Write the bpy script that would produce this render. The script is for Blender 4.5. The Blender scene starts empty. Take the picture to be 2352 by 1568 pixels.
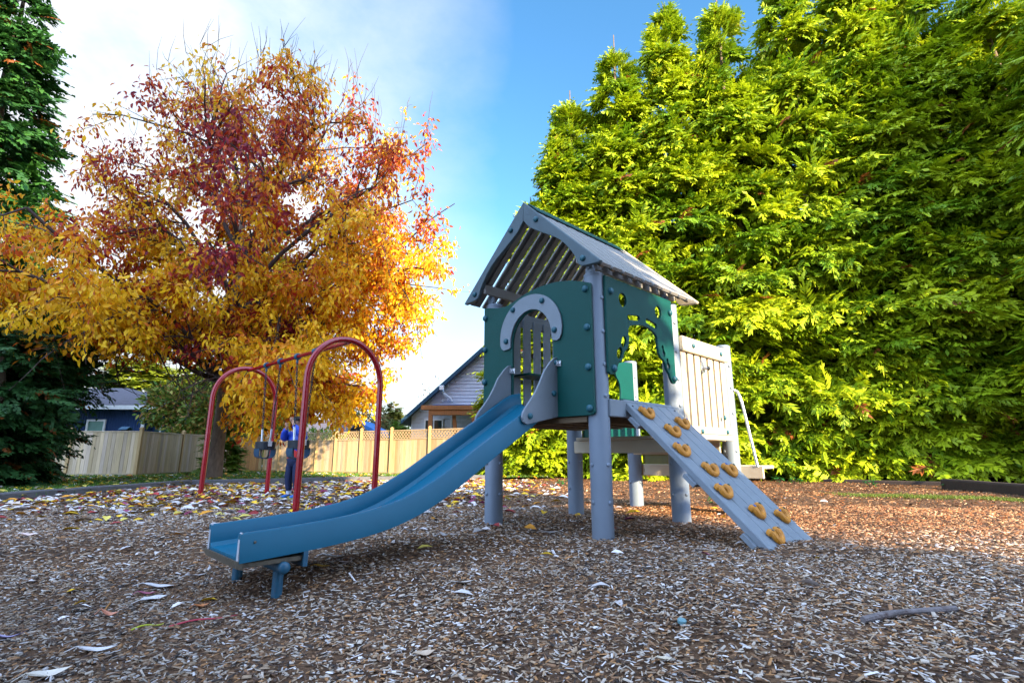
import bpy, bmesh, math, random
import numpy as np
from mathutils import Vector, Matrix
R = math.radians
SC = bpy.context.scene
COL = SC.collection
rng = np.random.default_rng(7)
random.seed(7)

# ------------------------------------------------------------------ camera model
F, HC = 1185.0, 0.75                      # focal length in 2352-wide pixels, eye height
PITCH = math.atan(261 / F)
CP, SP = math.cos(PITCH), math.sin(PITCH)
CAMP = np.array([0, 0, HC])
def ray(u, v):
    X = (u - 1176) / F; U = -(v - 784) / F
    return np.array([X, CP - U * SP, SP + U * CP])
def G(u, v, z=0.0):
    d = ray(u, v); return CAMP + d * (z - HC) / d[2]
def at(u, v, Y):
    d = ray(u, v); return CAMP + d * Y / d[1]
cam = bpy.data.cameras.new('camera'); camo = bpy.data.objects.new('camera', cam); COL.objects.link(camo)
cam.sensor_width = 36; cam.lens = F / 2352 * 36; cam.clip_start = .05; cam.clip_end = 2000
camo.location = (0, 0, HC); camo.rotation_euler = (R(90) + PITCH, 0, 0)
SC.camera = camo

# ------------------------------------------------------------------ light
AZ, EL = (.60, -.80), R(20)
SD = Vector((AZ[0] * math.cos(EL), AZ[1] * math.cos(EL), math.sin(EL))).normalized()
sun = bpy.data.lights.new('sun', 'SUN'); so = bpy.data.objects.new('sun', sun); COL.objects.link(so)
sun.energy = 5.0; sun.angle = R(.5); sun.color = (1, .80, .54)
so.rotation_euler = SD.to_track_quat('Z', 'Y').to_euler()
SC.view_settings.view_transform = 'Standard'; SC.view_settings.look = 'None'
SC.view_settings.exposure = 1.98; SC.view_settings.gamma = 1
W = bpy.data.worlds.new('World'); SC.world = W; W.use_nodes = True
nt = W.node_tree; nt.nodes.clear()
def N(t, typ, **kw):
    n = t.nodes.new(typ)
    for k, v in kw.items(): setattr(n, k, v)
    return n
def ramp(t, fac, stops):
    n = N(t, 'ShaderNodeValToRGB'); e = n.color_ramp.elements
    while len(e) < len(stops): e.new(.5)
    for q, (p, c) in zip(e, stops): q.position = p; q.color = (*c, 1) if len(c) == 3 else c
    t.links.new(fac, n.inputs[0]); return n.outputs[0]
sky = N(nt, 'ShaderNodeTexSky', sky_type='NISHITA'); sky.sun_disc = False
sky.sun_elevation = EL; sky.sun_rotation = math.atan2(AZ[0], AZ[1])
sky.air_density = 1.0; sky.dust_density = .6; sky.ozone_density = 2.2
hsv = N(nt, 'ShaderNodeHueSaturation'); hsv.inputs['Saturation'].default_value = 1.22; hsv.inputs['Value'].default_value = .95
hsv.inputs['Hue'].default_value = .493
nt.links.new(sky.outputs[0], hsv.inputs['Color'])
tc = N(nt, 'ShaderNodeTexCoord')
mp = N(nt, 'ShaderNodeMapping'); mp.inputs['Scale'].default_value = (1.3, 1.3, 2.2); mp.inputs['Rotation'].default_value = (0, R(25), R(20))
nt.links.new(tc.outputs['Generated'], mp.inputs[0])
noi = N(nt, 'ShaderNodeTexNoise'); noi.inputs['Scale'].default_value = 2.3; noi.inputs['Detail'].default_value = 7; noi.inputs['Roughness'].default_value = .58
nt.links.new(mp.outputs[0], noi.inputs['Vector'])
def dotmask(vec):
    d = N(nt, 'ShaderNodeVectorMath', operation='DOT_PRODUCT'); d.inputs[1].default_value = vec
    nt.links.new(tc.outputs['Generated'], d.inputs[0]); return d.outputs['Value']
def math2(op, a, b):
    m = N(nt, 'ShaderNodeMath', operation=op)
    for i, x in enumerate((a, b)):
        if isinstance(x, (int, float)): m.inputs[i].default_value = x
        else: nt.links.new(x, m.inputs[i])
    return m.outputs[0]
def sphere_dir(u, v):
    d = ray(u, v); d = d / np.linalg.norm(d); return tuple(d)
CLOUD_DIR = sphere_dir(170, 190)
m1 = ramp(nt, dotmask(CLOUD_DIR), [(.78, (0, 0, 0)), (.99, (1, 1, 1))])      # cloud bank at the left
lowz = dotmask((0, 0, 1))
m2 = ramp(nt, lowz, [(.0, (1, 1, 1)), (.12, (.85, .85, .85)), (.46, (0, 0, 0))])  # thin cloud low down
m1b = math2('MULTIPLY', m1, .95)
m2b = math2('MULTIPLY', m2, .9)
msum = math2('ADD', m1b, m2b)
nn = math2('SUBTRACT', noi.outputs[0], .5)
nn = math2('MULTIPLY', math2('MULTIPLY', nn, 1.9), math2('ADD', m1, .12))
msum = math2('ADD', msum, nn)
msk = ramp(nt, msum, [(.05, (0, 0, 0)), (1.0, (1, 1, 1))])
mix = N(nt, 'ShaderNodeMixRGB'); nt.links.new(msk, mix.inputs[0]); nt.links.new(hsv.outputs[0], mix.inputs[1])
mix.inputs[2].default_value = (2.45, 2.6, 2.8, 1)
# bluish fill glow added out of view, overhead and sunward, to brighten the shade
m3 = ramp(nt, dotmask((.10, -.86, .50)), [(.02, (0, 0, 0)), (.42, (1, 1, 1))])
n3_ = ramp(nt, noi.outputs[0], [(.30, (.35, .35, .35)), (.62, (1, 1, 1))])
m3 = math2('MULTIPLY', m3, n3_)
mix2 = N(nt, 'ShaderNodeMixRGB'); nt.links.new(m3, mix2.inputs[0]); nt.links.new(mix.outputs[0], mix2.inputs[1]); mix2.inputs[2].default_value = (6.4, 8.3, 12.2, 1)
bg = N(nt, 'ShaderNodeBackground'); bg.inputs[1].default_value = .12
nt.links.new(mix2.outputs[0], bg.inputs[0])
wo = N(nt, 'ShaderNodeOutputWorld'); nt.links.new(bg.outputs[0], wo.inputs[0])

# ------------------------------------------------------------------ materials
def mat(name, col, rough=.6, var=.15, scale=6, bump=0, bscale=40, spec=.4, metal=0, attr=None, transl=0, stretch=None, coat=0, dirt=None):
    m = bpy.data.materials.new(name); m.use_nodes = True; t = m.node_tree; t.nodes.clear()
    out = N(t, 'ShaderNodeOutputMaterial'); p = N(t, 'ShaderNodeBsdfPrincipled')
    p.inputs['Roughness'].default_value = rough; p.inputs['Metallic'].default_value = metal
    p.inputs['Specular IOR Level'].default_value = spec
    p.inputs['Coat Weight'].default_value = coat
    tcn = N(t, 'ShaderNodeTexCoord'); vec = tcn.outputs['Object']
    if stretch:
        mpn = N(t, 'ShaderNodeMapping'); mpn.inputs['Scale'].default_value = stretch; t.links.new(vec, mpn.inputs[0]); vec = mpn.outputs[0]
    if attr:
        a = N(t, 'ShaderNodeAttribute'); a.attribute_name = attr; csock = a.outputs['Color']
    else:
        c = N(t, 'ShaderNodeRGB'); c.outputs[0].default_value = (*col, 1); csock = c.outputs[0]
    if var:
        n = N(t, 'ShaderNodeTexNoise'); n.inputs['Scale'].default_value = scale; n.inputs['Detail'].default_value = 6; n.inputs['Roughness'].default_value = .65
        t.links.new(vec, n.inputs['Vector'])
        lo, hi = 1 - var, 1 + var
        r = ramp(t, n.outputs[0], [(.28, (lo,) * 3), (.72, (hi,) * 3)])
        mx = N(t, 'ShaderNodeMixRGB', blend_type='MULTIPLY'); mx.inputs[0].default_value = 1
        t.links.new(csock, mx.inputs[1]); t.links.new(r, mx.inputs[2]); csock = mx.outputs[0]
    if dirt:
        dcol, dsc, dlo, dhi = dirt
        n3 = N(t, 'ShaderNodeTexNoise'); n3.inputs['Scale'].default_value = dsc; n3.inputs['Detail'].default_value = 8; n3.inputs['Roughness'].default_value = .75
        t.links.new(vec, n3.inputs['Vector'])
        r3 = ramp(t, n3.outputs[0], [(dlo, (0, 0, 0)), (dhi, (1, 1, 1))])
        mx3 = N(t, 'ShaderNodeMixRGB'); t.links.new(r3, mx3.inputs[0]); t.links.new(csock, mx3.inputs[1]); mx3.inputs[2].default_value = (*dcol, 1); csock = mx3.outputs[0]
    t.links.new(csock, p.inputs['Base Color'])
    if bump:
        n2 = N(t, 'ShaderNodeTexNoise'); n2.inputs['Scale'].default_value = bscale; n2.inputs['Detail'].default_value = 4
        t.links.new(vec, n2.inputs['Vector'])
        b = N(t, 'ShaderNodeBump'); b.inputs['Strength'].default_value = bump; b.inputs['Distance'].default_value = .01
        t.links.new(n2.outputs[0], b.inputs['Height']); t.links.new(b.outputs[0], p.inputs['Normal'])
    sh = p.outputs[0]
    if transl:
        tr = N(t, 'ShaderNodeBsdfTranslucent'); t.links.new(csock, tr.inputs[0])
        ms = N(t, 'ShaderNodeMixShader'); ms.inputs[0].default_value = transl
        t.links.new(p.outputs[0], ms.inputs[1]); t.links.new(tr.outputs[0], ms.inputs[2]); sh = ms.outputs[0]
    t.links.new(sh, out.inputs[0]); return m
M = {}
M['post'] = mat('post_paint', (.165, .21, .265), .5, .05, 3, .15, 180, dirt=((.22, .19, .16), 5, .66, .80))
M['tanplastic'] = mat('recycled_plastic_tan', (.55, .47, .34), .6, .07, 4, .35, 160)
M['grayplastic'] = mat('recycled_plastic_grey', (.165, .20, .232), .58, .08, 5, .35, 150, dirt=((.11, .115, .11), 9, .66, .80))
M['slatplastic'] = mat('roof_slat_plastic', (.215, .21, .20), .6, .08, 5, .3, 120)
M['green'] = mat('green_panel', (.0005, .055, .048), .45, .06, 5, .35, 260, spec=.2, dirt=((.002, .062, .053), 11, .68, .85))
M['gable'] = mat('gable_plastic', (.062, .098, .118), .58, .12, 5, .35, 150, dirt=((.04, .06, .07), 9, .62, .78))
M['teal'] = mat('teal_cap', (.01, .085, .115), .45, .05, 8, .15, 90)
M['bluebolt'] = mat('blue_plastic', (.01, .09, .30), .5)
M['slide'] = mat('slide_blue', (.001, .095, .165), .42, .07, 4, .06, 140, spec=.25, dirt=((.006, .095, .165), 3.2, .60, .78), stretch=(1, 6, 1))
M['slidedge'] = mat('slide_edge', (.36, .38, .42), .4, .1)
M['rust'] = mat('rusty_steel', (.10, .085, .06), .6, .4, 12, .4, 60, metal=.2)
M['bluesteel'] = mat('blue_steel', (.012, .075, .13), .42, .2, 12, .15, 60, dirt=((.09, .07, .05), 16, .55, .72))
M['steel'] = mat('galvanised_steel', (.55, .57, .6), .3, .1, 20, metal=.9)
M['hold'] = mat('foothold_ochre', (.50, .20, .018), .5, .12, 14, .3, 70, dirt=((.16, .07, .015), 22, .6, .75))
M['red'] = mat('red_paint', (.26, .0015, .008), .27, .06, 7, .05, 50, coat=.4)
M['rubber'] = mat('black_rubber', (.010, .016, .024), .5, .15, 12, .2, 60)
M['bucketblue'] = mat('dark_blue_rubber', (.012, .05, .10), .5, .15, 12)
M['chain'] = mat('dark_chain', (.03, .04, .05), .45, .2, 20, metal=.6)
M['olive'] = mat('olive_plastic', (.16, .17, .015), .2, .2, 6)
M['wooddark'] = mat('deck_underside', (.15, .105, .06), .7, .2, 8, .2, 60)
def wood(name, col):
    return mat(name, col, .75, .22, 3.5, .3, 40, attr=None, stretch=(9, 9, .55), dirt=((col[0] * .45, col[1] * .38, col[2] * .3), 2.2, .66, .74))
M['fence'] = mat('fence_cedar', (.5, .4, .25), .78, .2, 3, .3, 40, attr='Col', stretch=(7, 7, .6), dirt=((.10, .055, .03), 1.9, .70, .75))
M['fencepost'] = wood('fence_post', (.40, .27, .12))
M['timber'] = mat('weathered_timber', (.10, .10, .105), .8, .3, 4, .4, 40, stretch=(1, 1, 6))
M['logdark'] = mat('dark_log', (.035, .024, .018), .85, .3, 6, .5, 30)
M['bark'] = mat('bark', (.17, .12, .085), .9, .45, 9, .9, 26, stretch=(1, 1, .35))
M['twig'] = mat('twig', (.055, .035, .03), .8, .3, 12)
M['conifer'] = mat('cedar_foliage', (.1, .1, .02), .5, 0, attr='Col', transl=.24, spec=.25)
M['leaf'] = mat('autumn_leaf', (.5, .3, .02), .5, 0, attr='Col', transl=.42, spec=.3)
M['litter'] = mat('leaf_litter', (.5, .3, .02), .6, .12, 30, attr='Col', spec=.35)
M['chip'] = mat('wood_chip', (.3, .2, .1), .62, .12, 50, attr='Col', spec=.45)
M['grass'] = mat('grass', (.1, .2, .02), .6, 0, attr='Col', transl=.2)

def ground_mat(name, stops, scale, bump, bscale):
    m = bpy.data.materials.new(name); m.use_nodes = True; t = m.node_tree; t.nodes.clear()
    out = N(t, 'ShaderNodeOutputMaterial'); p = N(t, 'ShaderNodeBsdfPrincipled'); p.inputs['Roughness'].default_value = .9; p.inputs['Specular IOR Level'].default_value = .2
    tcn = N(t, 'ShaderNodeTexCoord')
    n = N(t, 'ShaderNodeTexNoise'); n.inputs['Scale'].default_value = scale; n.inputs['Detail'].default_value = 10; n.inputs['Roughness'].default_value = .8
    t.links.new(tcn.outputs['Object'], n.inputs['Vector'])
    c1 = ramp(t, n.outputs[0], stops)
    n2 = N(t, 'ShaderNodeTexNoise'); n2.inputs['Scale'].default_value = .9; n2.inputs['Detail'].default_value = 5
    t.links.new(tcn.outputs['Object'], n2.inputs['Vector'])
    r2 = ramp(t, n2.outputs[0], [(.35, (.65, .65, .65)), (.65, (1.3, 1.3, 1.3))])
    mx = N(t, 'ShaderNodeMixRGB', blend_type='MULTIPLY'); mx.inputs[0].default_value = 1
    t.links.new(c1, mx.inputs[1]); t.links.new(r2, mx.inputs[2]); t.links.new(mx.outputs[0], p.inputs['Base Color'])
    vo = N(t, 'ShaderNodeTexVoronoi'); vo.inputs['Scale'].default_value = bscale; t.links.new(tcn.outputs['Object'], vo.inputs['Vector'])
    b = N(t, 'ShaderNodeBump'); b.inputs['Strength'].default_value = bump; b.inputs['Distance'].default_value = .02
    t.links.new(vo.outputs['Distance'], b.inputs['Height']); t.links.new(b.outputs[0], p.inputs['Normal'])
    t.links.new(p.outputs[0], out.inputs[0]); return m
M['bed'] = ground_mat('bark_mulch', [(.25, (.028, .015, .009)), (.48, (.085, .045, .024)), (.62, (.17, .10, .055)), (.75, (.33, .24, .15))], 24, .8, 38)
M['lawn'] = ground_mat('lawn_soil', [(.3, (.02, .045, .008)), (.55, (.05, .11, .015)), (.75, (.12, .14, .03))], 14, .5, 60)
M['dirt'] = ground_mat('dirt', [(.3, (.03, .03, .012)), (.7, (.08, .07, .03))], 3, .3, 10)

# ------------------------------------------------------------------ mesh helpers
def link(o, parent=None):
    COL.objects.link(o)
    if parent: o.parent = parent
    return o
def tag(o, label=None, cat=None, group=None, kind=None):
    if label: o['label'] = label
    if cat: o['category'] = cat
    if group: o['group'] = group
    if kind: o['kind'] = kind
    return o
def empty(name, loc, label, cat, group=None, rz=0):
    o = bpy.data.objects.new(name, None); COL.objects.link(o); o.location = loc; o.rotation_euler = (0, 0, rz); o.empty_display_size = .2
    return tag(o, label, cat, group)
def copy_tree(o, parent=None):
    c = o.copy(); COL.objects.link(c)
    if parent: c.parent = parent
    for ch in [x for x in SC.objects if x.parent == o]: copy_tree(ch, c)
    return c
class MB:
    def __init__(s): s.v = []; s.f = []; s.mi = []; s.c = []; s.cur = 0; s.col = (1, 1, 1)
    def add(s, vs, fs, sm=None):
        o = len(s.v); s.v += [tuple(x) for x in vs]; s.c += [s.col] * len(vs)
        for f in fs: s.f.append(tuple(i + o for i in f)); s.mi.append(s.cur)
    def box(s, x0, x1, y0, y1, z0, z1, bev=0, M4=None):
        if bev:
            e = bev
            vs = []
            for z, k in ((z0, e), (z0 + e, 0), (z1 - e, 0), (z1, e)):
                vs += [(x0 + k, y0 + e * (k == 0) * 0 + k, z), (x1 - k, y0 + k, z), (x1 - k, y1 - k, z), (x0 + k, y1 - k, z)]
            fs = [(3, 2, 1, 0), (12, 13, 14, 15)]
            for l in range(3):
                for i in range(4):
                    a = l * 4 + i; b = l * 4 + (i + 1) % 4; fs.append((a, b, b + 4, a + 4))
        else:
            vs = [(x0, y0, z0), (x1, y0, z0), (x1, y1, z0), (x0, y1, z0), (x0, y0, z1), (x1, y0, z1), (x1, y1, z1), (x0, y1, z1)]
            fs = [(3, 2, 1, 0), (4, 5, 6, 7), (0, 1, 5, 4), (1, 2, 6, 5), (2, 3, 7, 6), (3, 0, 4, 7)]
        if M4: vs = [M4 @ Vector(v) for v in vs]
        s.add(vs, fs); return s
    def tube(s, pts, rad, n=10, cap=True):
        pts = [Vector(p) for p in pts]; k = len(pts)
        if not hasattr(rad, '__len__'): rad = [rad] * k
        vs = []; up = None
        for i, p in enumerate(pts):
            d = (pts[min(i + 1, k - 1)] - pts[max(i - 1, 0)]).normalized()
            if up is None:
                up = Vector((0, 0, 1)) if abs(d.z) < .9 else Vector((1, 0, 0))
            x = d.cross(up)
            if x.length < 1e-4: x = d.orthogonal()
            x.normalize(); y = x.cross(d).normalized(); up = y
            for j in range(n):
                a = 2 * math.pi * j / n; vs.append(p + (x * math.cos(a) + y * math.sin(a)) * rad[i])
        fs = []
        for i in range(k - 1):
            for j in range(n):
                fs.append((i * n + j, i * n + (j + 1) % n, (i + 1) * n + (j + 1) % n, (i + 1) * n + j))
        if cap:
            fs.append(tuple(range(n - 1, -1, -1))); fs.append(tuple(range((k - 1) * n, k * n)))
        s.add(vs, fs); return s
    def lathe(s, prof, n=24, M4=None):            # prof: (r, z)
        vs = []; fs = []
        for r, z in prof:
            for j in range(n):
                a = 2 * math.pi * j / n; vs.append(Vector((r * math.cos(a), r * math.sin(a), z)))
        for i in range(len(prof) - 1):
            for j in range(n): fs.append((i * n + j, i * n + (j + 1) % n, (i + 1) * n + (j + 1) % n, (i + 1) * n + j))
        fs.append(tuple(range(n - 1, -1, -1))); fs.append(tuple(range((len(prof) - 1) * n, len(prof) * n)))
        if M4: vs = [M4 @ v for v in vs]
        s.add(vs, fs); return s
    def prism(s, poly, t0, t1, fn):                # poly 2-D, extruded; fn(p, q, t) -> xyz
        n = len(poly)
        vs = [fn(p, q, t0) for p, q in poly] + [fn(p, q, t1) for p, q in poly]
        fs = [tuple(range(n - 1, -1, -1)), tuple(range(n, 2 * n))] + [(i, (i + 1) % n, n + (i + 1) % n, n + i) for i in range(n)]
        s.add(vs, fs); return s
    def build(s, name, mats, parent=None, smooth=True, attr=False, ang=35):
        me = bpy.data.meshes.new(name); me.from_pydata(s.v, [], s.f)
        if not isinstance(mats, (list, tuple)): mats = [mats]
        for m in mats: me.materials.append(m)
        me.polygons.foreach_set('material_index', s.mi)
        if attr:
            a = me.color_attributes.new('Col', 'FLOAT_COLOR', 'POINT')
            a.data.foreach_set('color', np.c_[np.array(s.c, float), np.ones(len(s.c))].ravel())
        bm = bmesh.new(); bm.from_mesh(me); bmesh.ops.recalc_face_normals(bm, faces=bm.faces)
        if smooth:
            for f in bm.faces: f.smooth = True
            for e in bm.edges:
                e.smooth = not (len(e.link_faces) == 2 and e.calc_face_angle(0) > R(ang))
        bm.to_mesh(me); bm.free(); me.update()
        return link(bpy.data.objects.new(name, me), parent)
def np_mesh(name, V, Fc, C, material, parent=None, smooth=False):
    V = np.asarray(V, np.float32); Fc = np.asarray(Fc, np.int32); k = Fc.shape[1]
    me = bpy.data.meshes.new(name); me.vertices.add(len(V)); me.vertices.foreach_set('co', V.ravel())
    me.loops.add(Fc.size); me.loops.foreach_set('vertex_index', Fc.ravel())
    me.polygons.add(len(Fc)); me.polygons.foreach_set('loop_start', np.arange(0, Fc.size, k, dtype=np.int32))
    try: me.polygons.foreach_set('loop_total', np.full(len(Fc), k, np.int32))
    except Exception: pass
    if smooth: me.polygons.foreach_set('use_smooth', np.ones(len(Fc), bool))
    me.update(calc_edges=True)
    if C is not None:
        a = me.color_attributes.new('Col', 'FLOAT_COLOR', 'POINT')
        a.data.foreach_set('color', np.c_[np.asarray(C, np.float32), np.ones(len(C), np.float32)].ravel())
    me.materials.append(material); me.validate()
    return link(bpy.data.objects.new(name, me), parent)
def plate(name, outlines, thick, bevel, fn, material, parent):
    """2-D outlines (first = outside, others = holes) -> bevelled plate; fn(p, q, t) -> xyz, t in 0..thick"""
    cu = bpy.data.curves.new(name, 'CURVE'); cu.dimensions = '2D'; cu.fill_mode = 'BOTH'
    cu.extrude = thick / 2 - bevel; cu.bevel_depth = bevel; cu.bevel_resolution = 1; cu.offset = -bevel
    for ol in outlines:
        sp = cu.splines.new('POLY'); sp.points.add(len(ol) - 1); sp.use_cyclic_u = True
        for q, (x, y) in zip(sp.points, ol): q.co = (x, y, 0, 1)
    tmp = bpy.data.objects.new(name + '_tmp', cu); COL.objects.link(tmp)
    dg = bpy.context.evaluated_depsgraph_get()
    me = bpy.data.meshes.new_from_object(tmp.evaluated_get(dg)); bpy.data.objects.remove(tmp); bpy.data.curves.remove(cu)
    for v in me.vertices: v.co = fn(v.co.x, v.co.y, v.co.z + thick / 2)
    me.materials.clear(); me.materials.append(material)
    bm = bmesh.new(); bm.from_mesh(me); bmesh.ops.remove_doubles(bm, verts=bm.verts, dist=1e-5); bmesh.ops.recalc_face_normals(bm, faces=bm.faces)
    for f in bm.faces: f.smooth = False
    bm.to_mesh(me); bm.free(); me.name = name
    return link(bpy.data.objects.new(name, me), parent)
def smoothpoly(pts, it=2, closed=True):
    pts = [np.array(p, float) for p in pts]
    for _ in range(it):
        q = []; n = len(pts)
        for i in range(n if closed else n - 1):
            a, b = pts[i], pts[(i + 1) % n]; q += [a * .75 + b * .25, a * .25 + b * .75]
        if not closed: q = [pts[0]] + q + [pts[-1]]
        pts = q
    return [tuple(p) for p in pts]
def ell(cx, cy, rx, ry, rot=0, n=20):
    return [(cx + rx * math.cos(t) * math.cos(rot) - ry * math.sin(t) * math.sin(rot), cy + rx * math.cos(t) * math.sin(rot) + ry * math.sin(t) * math.cos(rot)) for t in np.linspace(0, 2 * math.pi, n, endpoint=False)]
def ss(e0, e1, x):
    t = np.clip((np.asarray(x, float) - e0) / (e1 - e0), 0, 1); return t * t * (3 - 2 * t)

# ------------------------------------------------------------------ ground
def gz(x, y):
    x = np.asarray(x, float); y = np.asarray(y, float)
    z = -.12 * ss(5.0, 3.4, y) * ss(1.6, -.4, x) - .05 * ss(4.2, 2.4, y)
    z = z + .06 * np.exp(-(((x + 1.45) / .5) ** 2 + ((y - 3.85) / .25) ** 2))
    z = z + .045 * np.exp(-(((x - 2.3) / .7) ** 2 + ((y - 4.45) / .35) ** 2))
    z = z + .018 * np.sin(1.7 * x + .8 * y) * np.sin(1.3 * y - .6 * x + 1) + .010 * np.sin(4.1 * x + 1.3) * np.sin(3.7 * y)
    return z
def grid_sheet(name, xs, ys, zf, material):
    X, Y = np.meshgrid(xs, ys); Z = zf(X, Y); V = np.c_[X.ravel(), Y.ravel(), Z.ravel()]
    nx, ny = len(xs), len(ys); i = np.arange(ny - 1)[:, None] * nx + np.arange(nx - 1)[None]
    Fq = np.stack([i, i + 1, i + nx + 1, i + nx], -1).reshape(-1, 4)
    return np_mesh(name, V, Fq, None, material, smooth=True)
o = grid_sheet('bark_bed', np.linspace(-14, 18, 200), np.linspace(-6, 21, 170), gz, M['bed']); tag(o, kind='structure')
o = grid_sheet('ground', np.linspace(-400, 400, 9), np.linspace(-400, 400, 9), lambda x, y: x * 0 - .35, M['dirt']); tag(o, kind='structure')
EDGE = [(-8.55, -6), (-8.55, 8.9), (-8.25, 13.6), (-4.2, 15.75), (-.6, 16.9), (1.5, 17.6)]
mb = MB()
lp = EDGE + [(6, 60), (-90, 60), (-90, -6)]
mb.add([(x, y, .06) for x, y in lp], [tuple(range(len(lp)))])
o = mb.build('lawn', M['lawn']); tag(o, kind='structure')

# ------------------------------------------------------------------ play tower
TH = R(44.27); PX, PY = .8475, 5.0654
tower = empty('play_tower', (PX, PY, 0), 'green and grey playground tower with pitched slat roof, blue slide and climbing ramp', 'playground', rz=TH)
A3 = np.array([math.cos(TH), math.sin(TH), 0]); B3 = np.array([-math.sin(TH), math.cos(TH), 0])
def toloc(p): d = np.asarray(p) - np.array([PX, PY, 0]); return np.array([d @ A3, d @ B3, p[2]])
def tow(a, b, z): return np.array([PX, PY, 0]) + A3 * a + B3 * b + np.array([0, 0, z])
def dome(r, h, n=14, base=.35):
    return [(r, 0), (r, h * base)] + [(r * math.cos(t), h * base + h * (1 - base) * math.sin(t)) for t in (.4, .8, 1.2)] + [(r * .12, h)]
def facing(nv, loc):
    nv = Vector(nv).normalized(); q = nv.to_track_quat('Z', 'Y'); return Matrix.Translation(loc) @ q.to_matrix().to_4x4()
bolt_proto = {}
def bolt(kind, r, h, loc, nv, parent, material, name='bolt_cap'):
    key = (kind, r, h)
    if key not in bolt_proto:
        b = MB(); b.lathe(dome(r, h), 14); o = b.build(name, material, None); bolt_proto[key] = o.data
        bpy.data.objects.remove(o)
    o = bpy.data.objects.new(name, bolt_proto[key]); link(o, parent)
    o.matrix_local = facing(nv, loc); return o
S = 1.5
SA, SB = 1.485, 1.513
PR = .104
for (i, j, h) in ((0, 0, 2.575), (0, 1, 2.56), (1, 0, 2.55), (1, 1, 2.56), (2, 0, 2.25), (2, 1, 2.22)):
    a = SA * i if i < 2 else 2.95; b = SB * j
    m = MB(); m.lathe([(PR, -.3), (PR, h - .035), (PR * 1.025, h - .033), (PR * 1.025, h - .012), (PR * .9, h), (PR * .1, h + .008)], 28)
    p = m.build('post', M['post'], tower); p.location = (a, b, 0)
    wp = tow(a, b, 0); tocam = toloc(CAMP * np.array([1, 1, 0])) - np.array([a, b, 0]); ang0 = math.atan2(tocam[1], tocam[0])
    for hz in ((.32, .66, 1.31, 1.62, 1.95, 2.3) if i < 2 else (.35, .8, 1.3, 1.65, 1.95)):
        for da in (-.9, .75):
            if j == 1 and hz > 1.1 and i < 2: continue
            ang = ang0 + da
            if i < 2 and hz > 1.2 and da < 0: continue
            bolt('flat', .020, .014, (PR * math.cos(ang) * .99, PR * math.sin(ang) * .99, hz), (math.cos(ang), math.sin(ang), 0), p, M['post'], 'bolt_cover')
# ---- front panel (plane a = -.13, thickness toward the tower)
def onfront(off): return lambda p, q, t: Vector((off + t, p, q))
top = [(1.556, 2.507), (1.45, 2.486), (1.32, 2.457), (1.2, 2.448), (1.1, 2.462), (.95, 2.508), (.8, 2.545), (.6, 2.565), (.4, 2.562), (.2, 2.528), (.05, 2.478), (-.05, 2.44)]
outer = [(-.05, 1.16), (-.035, 1.135), (-.01, 1.125), (1.52, 1.125), (1.545, 1.135), (1.558, 1.16)] + top
arch = [(.455, 1.25), (1.065, 1.25), (1.065, 1.88)] + [(.76 + .305 * math.cos(t), 1.96 + .35 * math.sin(t)) for t in np.linspace(0, math.pi, 17)] + [(.455, 1.88)]
fp = plate('front_panel', [outer, arch], .028, .004, onfront(-.138), M['green'], tower)
for (b, z) in ((.01, 2.39), (0, 1.99), (0, 1.59), (0, 1.19), (1.53, 2.37), (1.53, 1.98), (1.53, 1.59), (1.53, 1.19)):
    bolt('panel', .036, .034, (-.138, b, z), (-1, 0, 0), fp, M['teal'])
def arcpts(cx, cz, rx, rz, t0, t1, n): return [(cx + rx * math.cos(t), cz + rz * math.sin(t)) for t in np.linspace(t0, t1, n)]
ho = arcpts(.78, 2.07, .465, .425, -.12, math.pi + .15, 26)
hi = arcpts(.765, 1.965, .31, .36, math.pi, 0, 22)
hood = [(.335, 1.945)][:0] + ho[::-1] + [(.32, 1.96), (.35, 1.925), (.39, 1.915), (.45, 1.925), (.455, 1.95)][:0]
hood = [(1.245, 1.985), (1.225, 1.945), (1.19, 1.918), (1.10, 1.925), (1.078, 1.945)]
hood += [(p, q) for p, q in arcpts(.768, 1.97, .312, .352, .05, math.pi - .05, 20)]
hood += [(.457, 1.945), (.44, 1.925), (.39, 1.912), (.345, 1.93), (.322, 1.975)]
hood += arcpts(.78, 2.05, .468, .445, math.pi - .02, .04, 24)
ht = plate('arch_trim', [hood], .022, .005, onfront(-.162), M['grayplastic'], tower)
for (b, z) in ((1.03, 2.37), (.58, 2.385), (1.14, 2.02), (.47 - .06, 2.03)): bolt('panel', .032, .030, (-.163, b, z), (-1, 0, 0), ht, M['teal'])
# ---- side panel (plane b = -.13)
def onside(off): return lambda p, q, t: Vector((p, off + t, q))
so_ = [(0, 2.535), (1.317, 2.537), (1.318, 1.585), (1.305, 1.553), (1.28, 1.545), (1.235, 1.552), (1.2, 1.595), (1.175, 1.645), (1.146, 1.672), (1.115, 1.70), (1.1, 1.745), (1.066, 1.79), (1.01, 1.815), (.975, 1.855), (.955, 1.93), (.953, 2.028), (.935, 2.06), (.882, 2.088), (.81, 2.112), (.736, 2.123), (.65, 2.122), (.563, 2.113), (.46, 2.09), (.405, 2.066), (.38, 2.035), (.378, 1.985), (.388, 1.94), (.375, 1.87), (.335, 1.81), (.285, 1.775), (.262, 1.72), (.235, 1.685), (.18, 1.655), (.155, 1.61), (.13, 1.555), (.085, 1.528), (.03, 1.522), (.0, 1.545)]
def slot(x0, z0, x1, z1, r):
    a = math.atan2(z1 - z0, x1 - x0)
    return [(x1 + r * math.cos(a + t), z1 + r * math.sin(a + t)) for t in np.linspace(-1.57, 1.57, 7)] + [(x0 - r * math.cos(a + t), z0 - r * math.sin(a + t)) for t in np.linspace(-1.57, 1.57, 7)]
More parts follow.
